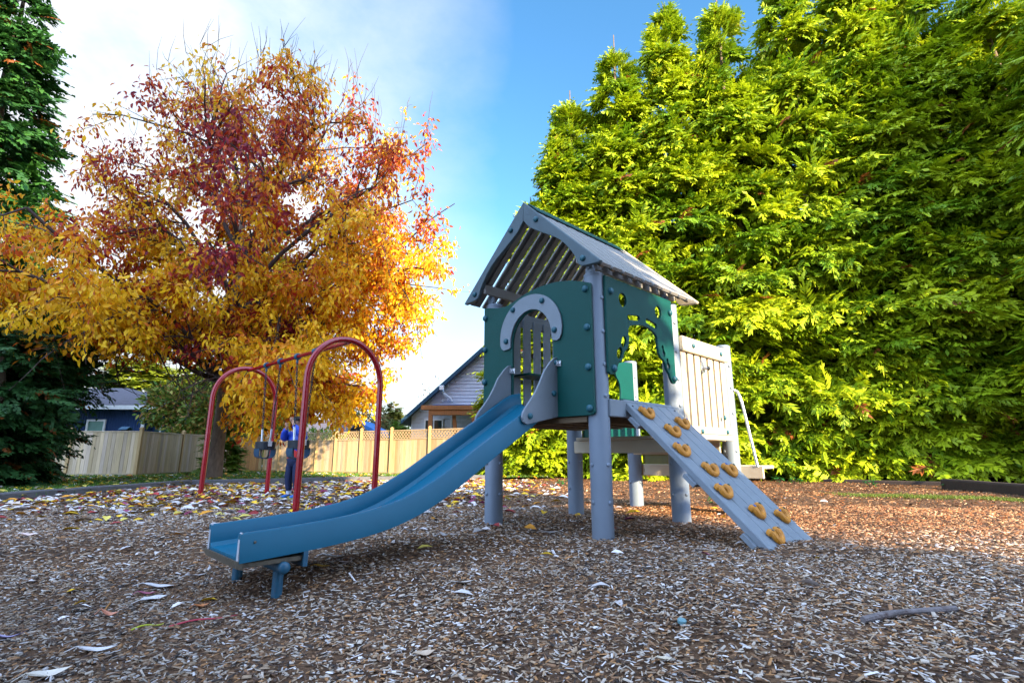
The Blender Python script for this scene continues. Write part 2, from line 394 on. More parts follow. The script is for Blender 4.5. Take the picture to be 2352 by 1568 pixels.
holes = [ell(.30, 2.335, .072, .075), ell(1.01, 2.337, .068, .075), slot(.40, 2.165, .585, 2.19, .028), slot(.76, 2.192, .935, 2.163, .028), ell(.285, 1.885, .042, .065, -.45), ell(.20, 1.755, .042, .068, -.5),
         smoothpoly([(1.055, 1.97), (1.085, 1.955), (1.09, 1.905), (1.12, 1.88), (1.11, 1.83), (1.07, 1.83), (1.045, 1.87), (1.055, 1.915), (1.035, 1.94)], 2), smoothpoly([(1.145, 1.83), (1.175, 1.815), (1.175, 1.77), (1.21, 1.745), (1.195, 1.695), (1.155, 1.70), (1.13, 1.735), (1.145, 1.775), (1.125, 1.80)], 2)]
sp_ = plate('side_panel', [so_] + holes, .028, .004, onside(-.138), M['green'], tower)
for (a, z) in ((.08, 2.38), (1.265, 2.38), (.085, 1.585), (1.27, 1.60)): bolt('panel', .036, .034, (a, -.138, z), (0, -1, 0), sp_, M['teal'])
# ---- decks
m = MB(); m.box(0.0, 1.45, .0, 1.5, 1.19, 1.245, .004)
dk = m.build('deck', M['grayplastic'], tower)
m = MB(); m.box(.02, 1.36, -.125, -.085, 1.114, 1.283, .008); m.build('deck_fascia', M['grayplastic'], tower)
m = MB()
for k in range(5): m.box(-.06 + .02, 1.44, .1 + k * .3, .2 + k * .3, 1.07, 1.187, .004)
m.box(-.09, -.05, .08, 1.42, 1.065, 1.12, .003)
m.build('deck_joist', M['wooddark'], tower)
m = MB(); m.box(1.56, 2.98, .02, 1.5, .93, .972, .004); m.build('lower_deck', M['tanplastic'], tower)
m = MB(); m.box(1.36, 1.405, .08, 1.42, .775, .932, .008); m.build('deck_beam', M['tanplastic'], tower)
m = MB(); m.box(1.33, 1.55, .24, 1.36, .936, .976, .006); m.build('step_board', M['tanplastic'], tower)
m = MB(); m.box(2.99, 3.04, -.37, 1.43, .45, .615, .008); m.build('stair_riser', M['tanplastic'], tower)
m = MB(); m.box(3.045, 3.40, -.37, 1.43, .575, .617, .006); m.build('stair_tread', M['tanplastic'], tower)
m = MB(); m.box(3.0, 3.02, .12, 1.4, .62, .86, .003); m.build('riser_panel', M['olive'], tower)
m = MB(); m.box(2.78, 2.82, .08, 1.42, .76, .925, .006); m.build('deck_beam', M['tanplastic'], tower)
# ---- barrier of slats at the lower deck
bar = MB(); bar.box(1.52, 2.80, -.145, -.105, 1.975, 2.155, .012)
br = bar.build('barrier', M['tanplastic'], tower)
m = MB(); m.box(1.52, 2.80, -.145, -.105, 1.0, 1.085, .01); m.build('middle_rail', M['tanplastic'], br)
m = MB(); m.box(1.6, 2.82, -.135, -.095, .935, .997, .008); m.build('bottom_rail', M['tanplastic'], br)
for k in range(7):
    a0 = 1.535 + k * .181
    m = MB(); m.box(a0, a0 + .125, -.100, -.055, 1.0, 2.12, .008); m.build('slat', M['tanplastic'], br)
for (a, z) in ((1.78, 2.06), (2.55, 2.06), (2.55, 1.04), (1.85, 1.03), (2.50, 1.22)): bolt('small', .03, .028, (a, -.145, z), (0, -1, 0), br, M['teal'])
m = MB(); m.prism(smoothpoly([(-.05, -.07), (.05, -.07), (.05, .0), (.0, .09), (-.05, .09)], 2), 0, .012, lambda p, q, t: Vector((2.08 + p, -.101 - t, 1.83 + q)))
fx = m.build('bracket', M['steel'], br)
m = MB(); m.tube([(2.08, -.113, 1.82), (2.11, -.16, 1.82)], .022, 10); m.cur = 1
m.lathe(dome(.03, .035), 12, facing((.5, -1, 0), (2.11, -.155, 1.82))); m.build('knob', [M['steel'], M['rubber']], br)
# ---- rear barrier, shelf
m = MB(); m.box(.12, 1.38, 1.40, 1.44, 2.325, 2.50, .01)
bb = m.build('barrier', M['grayplastic'], tower)
m = MB(); m.box(.12, 1.38, 1.40, 1.44, 1.25, 1.36, .01); m.build('bottom_rail', M['grayplastic'], bb)
for k in range(7):
    a0 = .185 + k * .187
    m = MB(); m.box(a0, a0 + .125, 1.38, 1.40, 1.26, 2.425, .005); m.build('slat', M['grayplastic'], bb)
m = MB(); m.box(.15, .68, 1.08, 1.36, 1.665, 1.69, .005); m.build('shelf', M['green'], tower)
# ---- rear green panel on the lower deck
gp = [(1.6, .99), (1.6, 2.15), (1.85, 2.1), (1.9, 1.95), (1.8, 1.8), (1.82, 1.5), (2.0, 1.3), (2.3, 1.3), (2.5, 1.5), (2.53, 1.8), (2.38, 1.95), (2.44, 2.12), (2.6, 2.16), (2.88, 2.18), (2.88, .99)]
gp2 = gp[:2] + smoothpoly(gp[2:13], 2, False) + gp[13:]
plate('rear_panel', [gp2], .028, .004, lambda p, q, t: Vector((p, 1.42 + t, q)), M['green'], tower)
# ---- handrail
m = MB(); m.tube(smoothpoly([(2.95, -.10, 1.62), (2.99, -.135, 1.61), (3.0, -.17, 1.52), (3.0, -.2, 1.36), (3.0, -.25, 1.0), (3.0, -.31, .6)], 2, False), .019, 12); m.build('handrail', M['steel'], tower)
# ---- roof
RB, RZ = .77, 3.583
half = [(.0, 3.583), (1.006, 2.62), (1.036, 2.592), (1.02, 2.575), (.83, 2.588), (.785, 2.606), (.755, 2.645), (.735, 2.704), (.68, 2.79), (.608, 2.88), (.54, 2.95), (.465, 3.007), (.33, 3.09), (.184, 3.18), (.09, 3.245), (.0, 3.351)]
slope = math.hypot(1.006, .963); sd = Vector((0, -1.006 / slope, -.963 / slope)); sn = Vector((0, -.963 / slope, 1.006 / slope))
rm = MB()
for sgn in (1, -1):
    for k in range(10):
        a0 = -.185 + k * .1935
        def fr(a, l, h, sgn=sgn):
            d = RB - (l * 1.006 + h * .963) / slope * sgn if False else None
            return Vector((a, RB - sgn * (l * 1.006 / slope + h * .963 / slope), RZ - l * .963 / slope + h * 1.006 / slope))
        for (w0, w1, h0, h1, l0, l1) in ((.0, .150, -.042, -.012, .015, 1.412), (.045, .105, -.072, -.0425, .06, 1.372)):
            e = .006
            vs = []
            for l in (l0, l1):
                vs += [fr(a0 + w0, l, h0), fr(a0 + w1, l, h0), fr(a0 + w1, l, h1 - e), fr(a0 + w1 - e, l, h1), fr(a0 + w0 + e, l, h1), fr(a0 + w0, l, h1 - e)]
            fs = [(5, 4, 3, 2, 1, 0), (6, 7, 8, 9, 10, 11)] + [(i, (i + 1) % 6, 6 + (i + 1) % 6, 6 + i) for i in range(6)]
            rm.add(vs, fs)
roof = rm.build('roof', M['slatplastic'], tower, smooth=False)
for af in (-.255, 1.745):
    for sgn in (1, -1):
        gb = plate('gable_board', [[(RB - sgn * x, z) for x, z in half]], .05, .008, lambda p, q, t, af=af: Vector((af + t, p, q)), M['gable'] if af < 0 else M['tanplastic'], roof)
        if af < 0:
            for (dx, z) in ((.20, 3.30), (.83, 2.665)): bolt('gable', .032, .03, (af, RB - sgn * dx, z), (-1, 0, 0), gb, M['teal'])
for sgn in (1, -1):
    m = MB(); yb = RB - sgn * .72
    m.box(-.2, 1.74, yb - .02, yb + .02, 2.66, 2.78, .006); m.build('purlin', M['slatplastic'], roof)
m = MB()
for sgn in (1, -1):
    m.prism([(0, 0), (.13, -.125), (.13, -.113), (0, .012)], -.16, 1.62, lambda p, q, t, sgn=sgn: Vector((t, RB - sgn * p, RZ + .004 + q)))
m.build('ridge_cap', M['green'], roof)
for (a, b) in ((0, 0), (0, SB), (SA, 0), (SA, SB)):
    m = MB(); m.prism(smoothpoly([(-.045, 0), (.045, 0), (.045, .09), (0, .13), (-.045, .09)], 1), -.02, .02, lambda p, q, t, a=a, b=b: Vector((a + t - .06, b + p, 2.55 + q)))
    m.lathe(dome(.02, .015), 10, facing((-1, 0, 0), (a - .08, b, 2.63)))
    m.build('roof_bracket', M['post'], roof)
# ---- slide (profile of the chute floor in a, z)
prof = [(-.02, 1.285), (-.13, 1.27), (-.35, 1.135), (-.6, .98), (-1.04, .725), (-1.41, .497), (-1.65, .375), (-1.86, .292), (-2.1, .232), (-2.4, .192), (-2.7, .168), (-3.02, .15)]
prof = [tuple(p) for p in smoothpoly(prof, 2, False)]
BN, BFR = .46, 1.06
def norm2(i):
    a0, z0 = prof[max(i - 1, 0)]; a1, z1 = prof[min(i + 1, len(prof) - 1)]
    dx, dz = a1 - a0, z1 - z0; L = math.hypot(dx, dz); n = (dz / L, -dx / L)
    return n if n[1] > 0 else (-n[0], -n[1])
cross = [(BN - .022, -.03), (BN - .022, .128), (BN - .016, .14), (BN + .012, .14), (BN + .02, .13), (BN + .026, .025), (BN + .055, 0.0), (BFR - .055, 0.0), (BFR - .026, .025), (BFR - .02, .13), (BFR - .012, .14), (BFR + .016, .14), (BFR + .022, .128), (BFR + .022, -.03), (BFR - .02, -.03), (BFR - .02, -.022), (BN + .02, -.022), (BN + .02, -.03)]
m = MB(); vs = []; K = len(cross)
for i, (a, z) in enumerate(prof):
    n = norm2(i)
    for (b, h) in cross: vs.append((a + n[0] * h, b, z + n[1] * h))
fs = []
for i in range(len(prof) - 1):
    for j in range(K): fs.append((i * K + j, i * K + (j + 1) % K, (i + 1) * K + (j + 1) % K, (i + 1) * K + j))
m.add(vs, fs)
# end caps by strips
def endcap(i):
    o = i * K
    return [(o + 0, o + 1, o + 2, o + 3, o + 4, o + 5, o + 6, o + 16, o + 17), (o + 7, o + 8, o + 9, o + 10, o + 11, o + 12, o + 13, o + 14, o + 15), (o + 6, o + 7, o + 15, o + 16)]
m.add(vs, endcap(len(prof) - 1) + endcap(0))
slide = m.build('slide', M['slide'], tower, ang=40); 
for b0 in (BN - .024, BFR - .022):
    m = MB(); m.prism([(-3.026, .118), (-3.026, .285), (-3.018, .294), (-3.012, .294), (-3.012, .118)], b0 + .006, b0 + .038, lambda p, q, t: Vector((p, t, q)))
    m.build('edge_trim', M['slidedge'], slide)
m = MB(); m.box(-3.0, -2.62, BN - .0, BFR + .0, .088, .118, .004); m.prism([(-3.0, .125), (-3.05, .142), (-3.03, .092), (-2.99, .08)], BN - .02, BFR + .02, lambda p, q, t: Vector((p, t, q)))
m.build('exit_lip', M['rust'], slide)
m = MB(); m.box(-2.63, -2.60, BN - .02, BFR + .02, .05, .16, .003); m.build('cross_plate', M['bluesteel'], slide)
for b, a_ in ((.52, -2.75), (1.00, -2.84)):
    m = MB(); m.tube([(a_, b, -.35), (a_, b, .035)], .033, 14); m.build('support_leg', M['bluesteel'], slide)
m = MB(); m.tube([(-2.75, .44, .062), (-2.75, 1.08, .062)], .036, 14); 
for b, s_ in ((.44, -1), (1.08, 1)): m.lathe(dome(.037, .03), 14, facing((0, s_, 0), (-2.75, b, .062)))
m.build('support_bar', M['bluesteel'], slide)
for b in (BN - .026, BFR + .0):
    for (a, z) in ((-2.94, .235),): 
        bolt('tiny', .008, .006, (a, b - .0, z), (0, -1, 0), slide, M['rust'], 'rivet')
wing = [(-.112, 1.132), (-.112, 1.735), (-.135, 1.742), (-.18, 1.73), (-.24, 1.68), (-.332, 1.578), (-.40, 1.455), (-.46, 1.361), (-.53, 1.275), (-.60, 1.2), (-.64, 1.145), (-.652, 1.10), (-.64, 1.062), (-.615, 1.042), (-.58, 1.036)]
for b in (.405, 1.085):
    w = plate('slide_wing', [wing], .024, .005, onside(b), M['grayplastic'], slide)
    if b < .5:
        for (a, z) in ((-.16, 1.68), (-.20, 1.36), (-.55, 1.115)): bolt('small', .03, .028, (a, b, z), (0, -1, 0), w, M['teal'])
    m = MB(); m.box(-.175, -.139, b - .03, b - .002 if b < .5 else b - .002, 1.64, 1.70, .004); m.box(-.15, -.14, b - .06, b - .028, 1.64, 1.70, .003)
    m.lathe(dome(.013, .01), 10, facing((-1, 0, 0), (-.15, b - .045, 1.67))); m.build('wing_bracket', M['steel'], w)
# ---- ramp
R0, R1 = np.array([-.09, 1.30]), np.array([-1.46, -.05]); rl = np.linalg.norm(R1 - R0); rd = (R1 - R0) / rl; rn = np.array([rd[1], -rd[0]]); rn = rn if rn[1] > 0 else -rn
A0, A1 = .29, 1.25
def onramp(a, l, h): return Vector((a, R0[0] + rd[0] * l + rn[0] * h, R0[1] + rd[1] * l + rn[1] * h))
m = MB(); nb = 5; wd = (A1 - A0) / nb
for k in range(nb):
    x0, x1 = A0 + k * wd + (.003 if k else 0), A0 + (k + 1) * wd - (.003 if k < nb - 1 else 0); e = .007
    vs = [onramp(x, l, h) for l in (0, rl) for (x, h) in ((x0, -.055), (x1, -.055), (x1, -e), (x1 - e, 0), (x0 + e, 0), (x0, -e))]
    m.add(vs, [(5, 4, 3, 2, 1, 0), (6, 7, 8, 9, 10, 11)] + [(i, (i + 1) % 6, 6 + (i + 1) % 6, 6 + i) for i in range(6)])
ramp_o = m.build('ramp', M['grayplastic'], tower, smooth=False)
for l0 in (.2, .95, 1.6):
    m = MB()
    vs = [onramp(x, l, h) for l in (l0, l0 + .13) for (x, h) in ((A0 - .045, -.095), (A1 - .05, -.095), (A1 - .05, -.057), (A0 - .045, -.057))]
    m.add(vs, [(3, 2, 1, 0), (4, 5, 6, 7), (0, 1, 5, 4), (1, 2, 6, 5), (2, 3, 7, 6), (3, 0, 4, 7)]); m.build('cleat', M['grayplastic'], ramp_o)
for x in (A0 + .06, A1 - .06):
    m = MB(); m.lathe(dome(.012, .008), 10); o = m.build('screw', M['rubber'], ramp_o); o.matrix_local = facing((0, rn[0], rn[1]), onramp(x, .1, 0))
Rw = Matrix.Rotation(-TH, 4, 'Z')
holdpx = [(609, 622, .2, 0), (832, 688, .15, 1), (772, 735, .1, 2), (830, 853, .1, 3), (1008, 975, .1, 2), (1128, 980, .15, 0), (1092, 1110, .15, 3), (1299, 1235, .35, 0), (1455, 1263, .35, 0), (1415, 1390, .3, 4)]
camloc = toloc(CAMP)
for (cx, cy, rot, cm) in holdpx:
    u, v = (2200 + cx / 1.568) / 1.7415, (1250 + cy / 1.568) / 1.7415
    d = ray(u, v); d = np.array([d @ A3, d @ B3, d[2]])
    n3 = np.array([0, rn[0], rn[1]]); p0 = np.array([0, R0[0], R0[1]]) + n3 * .025
    t = n3 @ (p0 - camloc) / (n3 @ d); pl = camloc + d * t
    l = (pl[1:] - R0) @ rd; a = pl[0]
    m = MB(); K_ = 15
    cr = []
    for k in range(K_):
        tt = -.12 + (math.pi + .24) * k / (K_ - 1)
        cr.append((.070 * math.cos(tt), .066 * math.sin(tt) + .0))
    cr = [(.072, -.03)] + cr + [(-.072, -.03)]
    rr = [.026] + [.028 - .003 * math.sin(math.pi * k / (K_ - 1)) for k in range(K_)] + [.027]
    base = [(x, y, .016 + .022 * max(0, 1 - max(0, y) / .06)) for x, y in cr]
    m.tube(base, rr, 10); 
    for sgn in (-1, 1):
        m.lathe([(.028, 0), (.033, .02), (.030, .036), (.018, .048), (.004, .051)], 12, Matrix.Translation((sgn * .072, -.026, .008)))
    m.cur = 1
    for sgn, mi in ((-1, 1 + cm % 3), (1, 1 + (cm + 1) % 3)):
        m.cur = mi if cm < 4 else 3
        m.lathe([(.013, 0), (.013, .012), (.009, .014)], 10, Matrix.Translation((sgn * .072, -.026, .054)))
    o = m.build('foothold', [M['hold'], M['green'], M['bluebolt'], M['wooddark']], ramp_o)
    X = Vector((1, 0, 0)); Yv = Vector((0, rd[0], rd[1])); Z = X.cross(Yv)
    if Z.z < 0: Z = -Z
    Xx = Yv.cross(Z)
    mt = Matrix(((Xx.x, Yv.x, Z.x, 0), (Xx.y, Yv.y, Z.y, 0), (Xx.z, Yv.z, Z.z, 0), (0, 0, 0, 1)))
    pos = onramp(a, l, 0.0)
    o.matrix_local = Matrix.Translation(pos) @ mt @ Matrix.Rotation(rot - .25, 4, 'Z')

# ------------------------------------------------------------------ swing set
nm = Vector((-2.50, 7.70, 0)); fm = Vector((-5.36, 10.38, 0)); rdv = (fm - nm).normalized(); ev = Vector((-rdv.y, rdv.x, 0)) * -1
ctr = (nm + fm) / 2
HS = 2.47; HW = .60
sw = empty('swing_set', ctr, 'red painted steel swing frame with two round arches', 'swing set')
for c in (nm, fm):
    pts = [c - ev * HW + Vector((0, 0, -.3)), c - ev * HW + Vector((0, 0, HS - HW - .3))]
    pts += [c + ev * (HW * -math.cos(t)) + Vector((0, 0, HS - HW - .05 + (HW + .05) * math.sin(t))) for t in np.linspace(0, math.pi, 25)]
    pts += [c + ev * HW + Vector((0, 0, HS - HW - .3)), c + ev * HW + Vector((0, 0, -.3))]
    m = MB(); m.tube([p - ctr for p in pts], .045, 16); m.build('arch', M['red'], sw)
RAILZ = HS - .06
ra, rb = nm + Vector((0, 0, RAILZ + .02)), fm + Vector((0, 0, RAILZ + .02))
m = MB(); m.tube([ra - ctr, rb - ctr], .034, 14); 
rail = m.build('top_rail', M['red'], sw)
def railat(u):                                   # point of the rail seen at picture column u
    lo, hi = 0, 1
    for _ in range(40):
        t = (lo + hi) / 2; p = ra.lerp(rb, t)
        d = p.y * CP + (p.z - HC) * SP; uu = 1176 + F * p.x / d
        if uu > u: lo = t
        else: hi = t
    return p
hang = [railat(u) for u in (613, 645, 684, 725)]
for p in hang:
    m = MB()
    ring = [p + (Vector((0, 0, 1)) * math.cos(t) + ev * math.sin(t)) * .046 for t in np.linspace(0, 2 * math.pi, 15)]
    for s_ in (-.028, .0, .028): m.tube([q + rdv * s_ - ctr for q in ring], .012, 8, False)
    m.tube([p - ctr + Vector((0, 0, -.04)), p - ctr + Vector((0, 0, -.115))], .020, 10)
    m.build('hanger', M['bluesteel'], sw)
def swing(pa, pb, bottom, label):
    mid = (pa + pb) / 2; topz = bottom + .285
    r = empty('bucket_swing', (mid.x, mid.y, bottom), label, 'swing', 'bucket swings')
    w = Vector((pb - pa)); w.z = 0; w.normalize(); f = Vector((-w.y, w.x, 0))
    O = Vector((mid.x, mid.y, bottom))
    def L(x, y, z): return w * x + f * y + Vector((0, 0, z))
    rx, ry = .175, .145
    def el(t, k=1): return rx * k * math.copysign(abs(math.cos(t)) ** .75, math.cos(t)), ry * k * math.copysign(abs(math.sin(t)) ** .75, math.sin(t))
    m = MB(); n = 28; vs = []
    for (z, k) in ((.155, .965), (.285, 1.02), (.29, 1.05), (.285, 1.075), (.15, 1.02), (.145, .99)):
        for j in range(n):
            x, y = el(2 * math.pi * j / n, k); vs.append(L(x, y, z))
    fs = [(i * n + j, i * n + (j + 1) % n, ((i + 1) % 6) * n + (j + 1) % n, ((i + 1) % 6) * n + j) for i in range(6) for j in range(n)]
    m.add(vs, fs)
    seat = m.build('seat', M['rubber'], r)
    m = MB(); vs = []; fs = []
    cs = [(-.148, .16), (-.15, .08), (-.135, .025), (-.09, .0), (0, -.008), (.09, .0), (.135, .025), (.15, .08), (.148, .16)]
    for (dz) in (0, .012):
        for (y, z) in cs:
            hw = .10 if z < .05 else .115
            vs += [L(-hw, y * (1 - dz * 4), z + dz), L(hw, y * (1 - dz * 4), z + dz)]
    k = len(cs)
    for i in range(k - 1):
        a = 2 * i
        fs += [(a, a + 1, a + 3, a + 2), (2 * k + a, 2 * k + a + 2, 2 * k + a + 3, 2 * k + a + 1), (a, a + 2, 2 * k + a + 2, 2 * k + a), (a + 1, 2 * k + a + 1, 2 * k + a + 3, a + 3)]
    m.add(vs, fs); m.build('crotch_strap', M['bucketblue'], seat)
    m = MB()
    for s_ in (-1, 1): m.tube(smoothpoly([L(s_ * rx * 1.02, 0, .17), L(s_ * rx * 1.0, 0, .06), L(s_ * rx * .8, 0, .0), L(s_ * .05, 0, -.004)], 2, False), .015, 8)
    m.build('side_loop', M['rubber'], seat)
    for s_, hp in ((-1, pa), (1, pb)):
        base = L(s_ * rx * 1.03, 0, .25); topp = hp - O + Vector((0, 0, -.11)); dirv = (topp - base).normalized()
        b1 = base + dirv * .27
        m = MB(); m.tube([base, b1], .017, 10)
        m.box(-.035, .035, -.008, .008, -.045, .045, .004, Matrix.Translation(base + w * s_ * .012) @ Matrix.Rotation(math.atan2(w.y, w.x) + math.pi / 2, 4, 'Z'))
        m.build('hanger_bar', M['steel'], r)
        m = MB(); Lc = (topp - b1).length; nl = int(Lc / .046)
        s1 = dirv.orthogonal().normalized(); s2 = dirv.cross(s1)
        for q in range(nl + 1):
            cpt = b1 + dirv * (Lc * q / nl); sx = s1 if q % 2 else s2
            m.tube([cpt + dirv * (.032 * math.cos(t)) + sx * (.015 * math.sin(t)) for t in np.linspace(0, 2 * math.pi, 10)], .0058, 5, False)
        m.build('chain', M['chain'], r)
    return r
swing(hang[1], hang[0], .70, 'empty black bucket swing hanging nearer the far red arch, clear of the child')
swing(hang[3], hang[2], .70, 'black bucket swing hanging beside the near red leg, in front of the child')

# ------------------------------------------------------------------ child
def skin(name, verts, edges, radii, material, parent, sub=2, root=0):
    me = bpy.data.meshes.new(name); me.from_pydata(verts, edges, []); o = bpy.data.objects.new(name + '_tmp', me); COL.objects.link(o)
    bpy.context.view_layer.objects.active = o
    md = o.modifiers.new('s', 'SKIN'); md.use_smooth_shade = True
    if not me.skin_vertices: me.attributes  # layer appears with the modifier below
    try: lay = me.skin_vertices[0].data
    except Exception:
        bm = bmesh.new(); bm.from_mesh(me); bm.verts.layers.skin.verify(); bm.to_mesh(me); bm.free(); lay = me.skin_vertices[0].data
    for i, r in enumerate(radii): lay[i].radius = r if hasattr(r, '__len__') else (r, r); lay[i].use_root = (i == root)
    s2 = o.modifiers.new('b', 'SUBSURF'); s2.levels = sub; s2.render_levels = sub
    dg = bpy.context.evaluated_depsgraph_get(); dg.update()
    nme = bpy.data.meshes.new_from_object(o.evaluated_get(dg)); bpy.data.objects.remove(o)
    nme.name = name; nme.materials.clear(); nme.materials.append(material)
    for p in nme.polygons: p.use_smooth = True
    return link(bpy.data.objects.new(name, nme), parent)
M['skin'] = mat('skin', (.48, .27, .18), .5, .06)
M['jacket'] = mat('blue_jacket', (.008, .05, .42), .45, .15, 9, .6, 22)
M['redshirt'] = mat('red_shirt', (.45, .02, .02), .7, .1)
M['trousers'] = mat('navy_trousers', (.006, .014, .055), .8, .2, 10, .3, 30)
M['hair'] = mat('black_hair', (.012, .009, .008), .5, .3, 60, .5, 80)
M['shoe'] = mat('blue_shoe', (.01, .12, .42), .5, .1)
M['sole'] = mat('pale_sole', (.55, .5, .15), .6, .1)
M['sock'] = mat('pale_sock', (.45, .5, .6), .8, .1)
child = empty('person', (-3.90, 9.50, 0), 'child in blue puffer jacket and navy trousers standing behind a bucket swing, hands raised', 'person', rz=R(-22))
HL, HRr = (-.045, -.20, 1.275), (.035, -.17, 1.37)
bv = [(0, 0, .72), (0, 0, .90), (0, .01, 1.06), (0, .01, 1.16), (0, 0, 1.22), (0, -.015, 1.30), (0, -.01, 1.40),
      (-.075, 0, .66), (-.088, -.02, .37), (-.092, .02, .07), (.075, 0, .66), (.088, -.02, .37), (.092, .02, .07),
      (-.15, .01, 1.13), (-.215, -.10, 1.03), (-.06, -.19, 1.235), HL, (.15, .01, 1.13), (.20, -.12, 1.10), (.055, -.175, 1.31), HRr,
      (-.092, -.10, .035), (.092, -.10, .035)]
be = [(0, 1), (1, 2), (2, 3), (3, 4), (4, 5), (5, 6), (0, 7), (7, 8), (8, 9), (0, 10), (10, 11), (11, 12), (3, 13), (13, 14), (14, 15), (15, 16), (3, 17), (17, 18), (18, 19), (19, 20), (9, 21), (12, 22)]
brd = [.10, .095, .11, .09, .045, .078, .07, .065, .048, .034, .065, .048, .034, .048, .036, .026, .030, .048, .036, .026, .030, .028, .028]
body = skin('body', bv, be, brd, M['skin'], child)
# fingers closed round the swing chain, face
fm_ = MB()
for hp, sgn in ((HL, -1), (HRr, 1)):
    h = Vector(hp)
    for k in range(4):
        zz = .025 - .017 * k; ln = (.9, 1.05, 1.0, .8)[k]
        fm_.tube([h + Vector((sgn * .016, -.010, zz + .01)), h + Vector((sgn * .012, -.036 * ln, zz + .012)), h + Vector((-sgn * .014, -.046 * ln, zz + .006)), h + Vector((-sgn * .026, -.026, zz))], [.0085, .008, .0075, .006], 8)
    fm_.tube([h + Vector((sgn * .006, .01, .02)), h + Vector((-sgn * .022, -.004, .034)), h + Vector((-sgn * .03, -.022, .03))], [.010, .009, .007], 8)
fm_.build('hand', M['skin'], body)
m = MB()
m.lathe([(.018, -.02), (.016, .0), (.008, .016), (.002, .02)], 10, facing((0, -1, -.2), (0, -.095, 1.305)))
for s_ in (-1, 1): m.lathe([(.02, -.01), (.016, .008), (.006, .012)], 10, facing((s_, 0, 0), (s_ * .082, -.005, 1.31)))
m.build('face', M['skin'], body)
m = MB()
for s_ in (-1, 1): m.lathe(dome(.009, .007), 8, facing((s_ * .3, -1, 0), (s_ * .032, -.086, 1.325)))
m.lathe(dome(.016, .004), 10, facing((0, -1, -.1), (0, -.086, 1.255))); m.build('eye', M['hair'], body)
jv = [(0, 0, .74), (0, .0, .86), (0, .01, .98), (0, .01, 1.10), (0, .01, 1.18), (-.14, .01, 1.125), (-.19, -.04, 1.075), (-.222, -.10, 1.03), (-.15, -.145, 1.12), (-.08, -.18, 1.215), (.14, .01, 1.125), (.185, -.05, 1.11), (.205, -.12, 1.10), (.13, -.15, 1.20), (.068, -.172, 1.285)]
je = [(0, 1), (1, 2), (2, 3), (3, 4), (3, 5), (5, 6), (6, 7), (7, 8), (8, 9), (3, 10), (10, 11), (11, 12), (12, 13), (13, 14)]
skin('jacket', jv, je, [(.155, .115), (.16, .12), (.165, .125), (.16, .12), (.075, .07), .078, .072, .07, .066, .048, .078, .072, .07, .066, .048], M['jacket'], child)
m = MB(); m.lathe([(.118, .69), (.132, .70), (.134, .76), (.128, .84)], 20, Matrix.Diagonal((1.12, .86, 1, 1))); m.build('shirt', M['redshirt'], child)
m = MB(); m.lathe([(.09, .56), (.118, .60), (.128, .66), (.127, .715)], 20, Matrix.Diagonal((1.12, .86, 1, 1))); m.build('waistband', M['trousers'], child)
skin('trousers', [(0, 0, .70), (-.078, 0, .60), (-.088, -.02, .37), (-.092, .015, .12), (.078, 0, .60), (.088, -.02, .37), (.092, .015, .12)], [(0, 1), (1, 2), (2, 3), (0, 4), (4, 5), (5, 6)], [.085, .088, .070, .056, .088, .070, .056], M['trousers'], child)
for s_ in (-1, 1):
    skin('shoe', [(s_ * .092, .055, .045), (s_ * .092, .0, .048), (s_ * .095, -.08, .04), (s_ * .097, -.135, .035)], [(0, 1), (1, 2), (2, 3)], [(.036, .04), (.04, .045), (.042, .035), (.03, .025)], M['shoe'], child)
    m = MB(); m.prism(smoothpoly([(-.045, .085), (.045, .085), (.05, -.08), (.03, -.17), (-.03, -.17), (-.05, -.08)], 2), 0.0, .02, lambda p, q, t, s_=s_: Vector((s_ * .095 + p, q, t))); m.build('sole', M['sole'], child)
    m = MB(); m.tube([(s_ * .092, .02, .075), (s_ * .092, .018, .14)], .046, 12); m.build('sock', M['sock'], child)
hv = rng.normal(size=(700, 3)); hv /= np.linalg.norm(hv, axis=1)[:, None]; hv = hv[(hv[:, 2] > -.15) & ~((hv[:, 1] < -.45) & (hv[:, 2] < .45))]
m = MB()
for q in hv:
    c0 = Vector((q[0] * .082, q[1] * .088 - .005, 1.335 + q[2] * .088)); d = Vector(q) * .014 + Vector((0, 0, -.03)) + Vector(rng.normal(size=3) * .01)
    m.tube([c0, c0 + Vector(q) * .015, c0 + Vector(q) * .014 + d], [.011, .010, .003], 5)
m.build('hair', M['hair'], child)

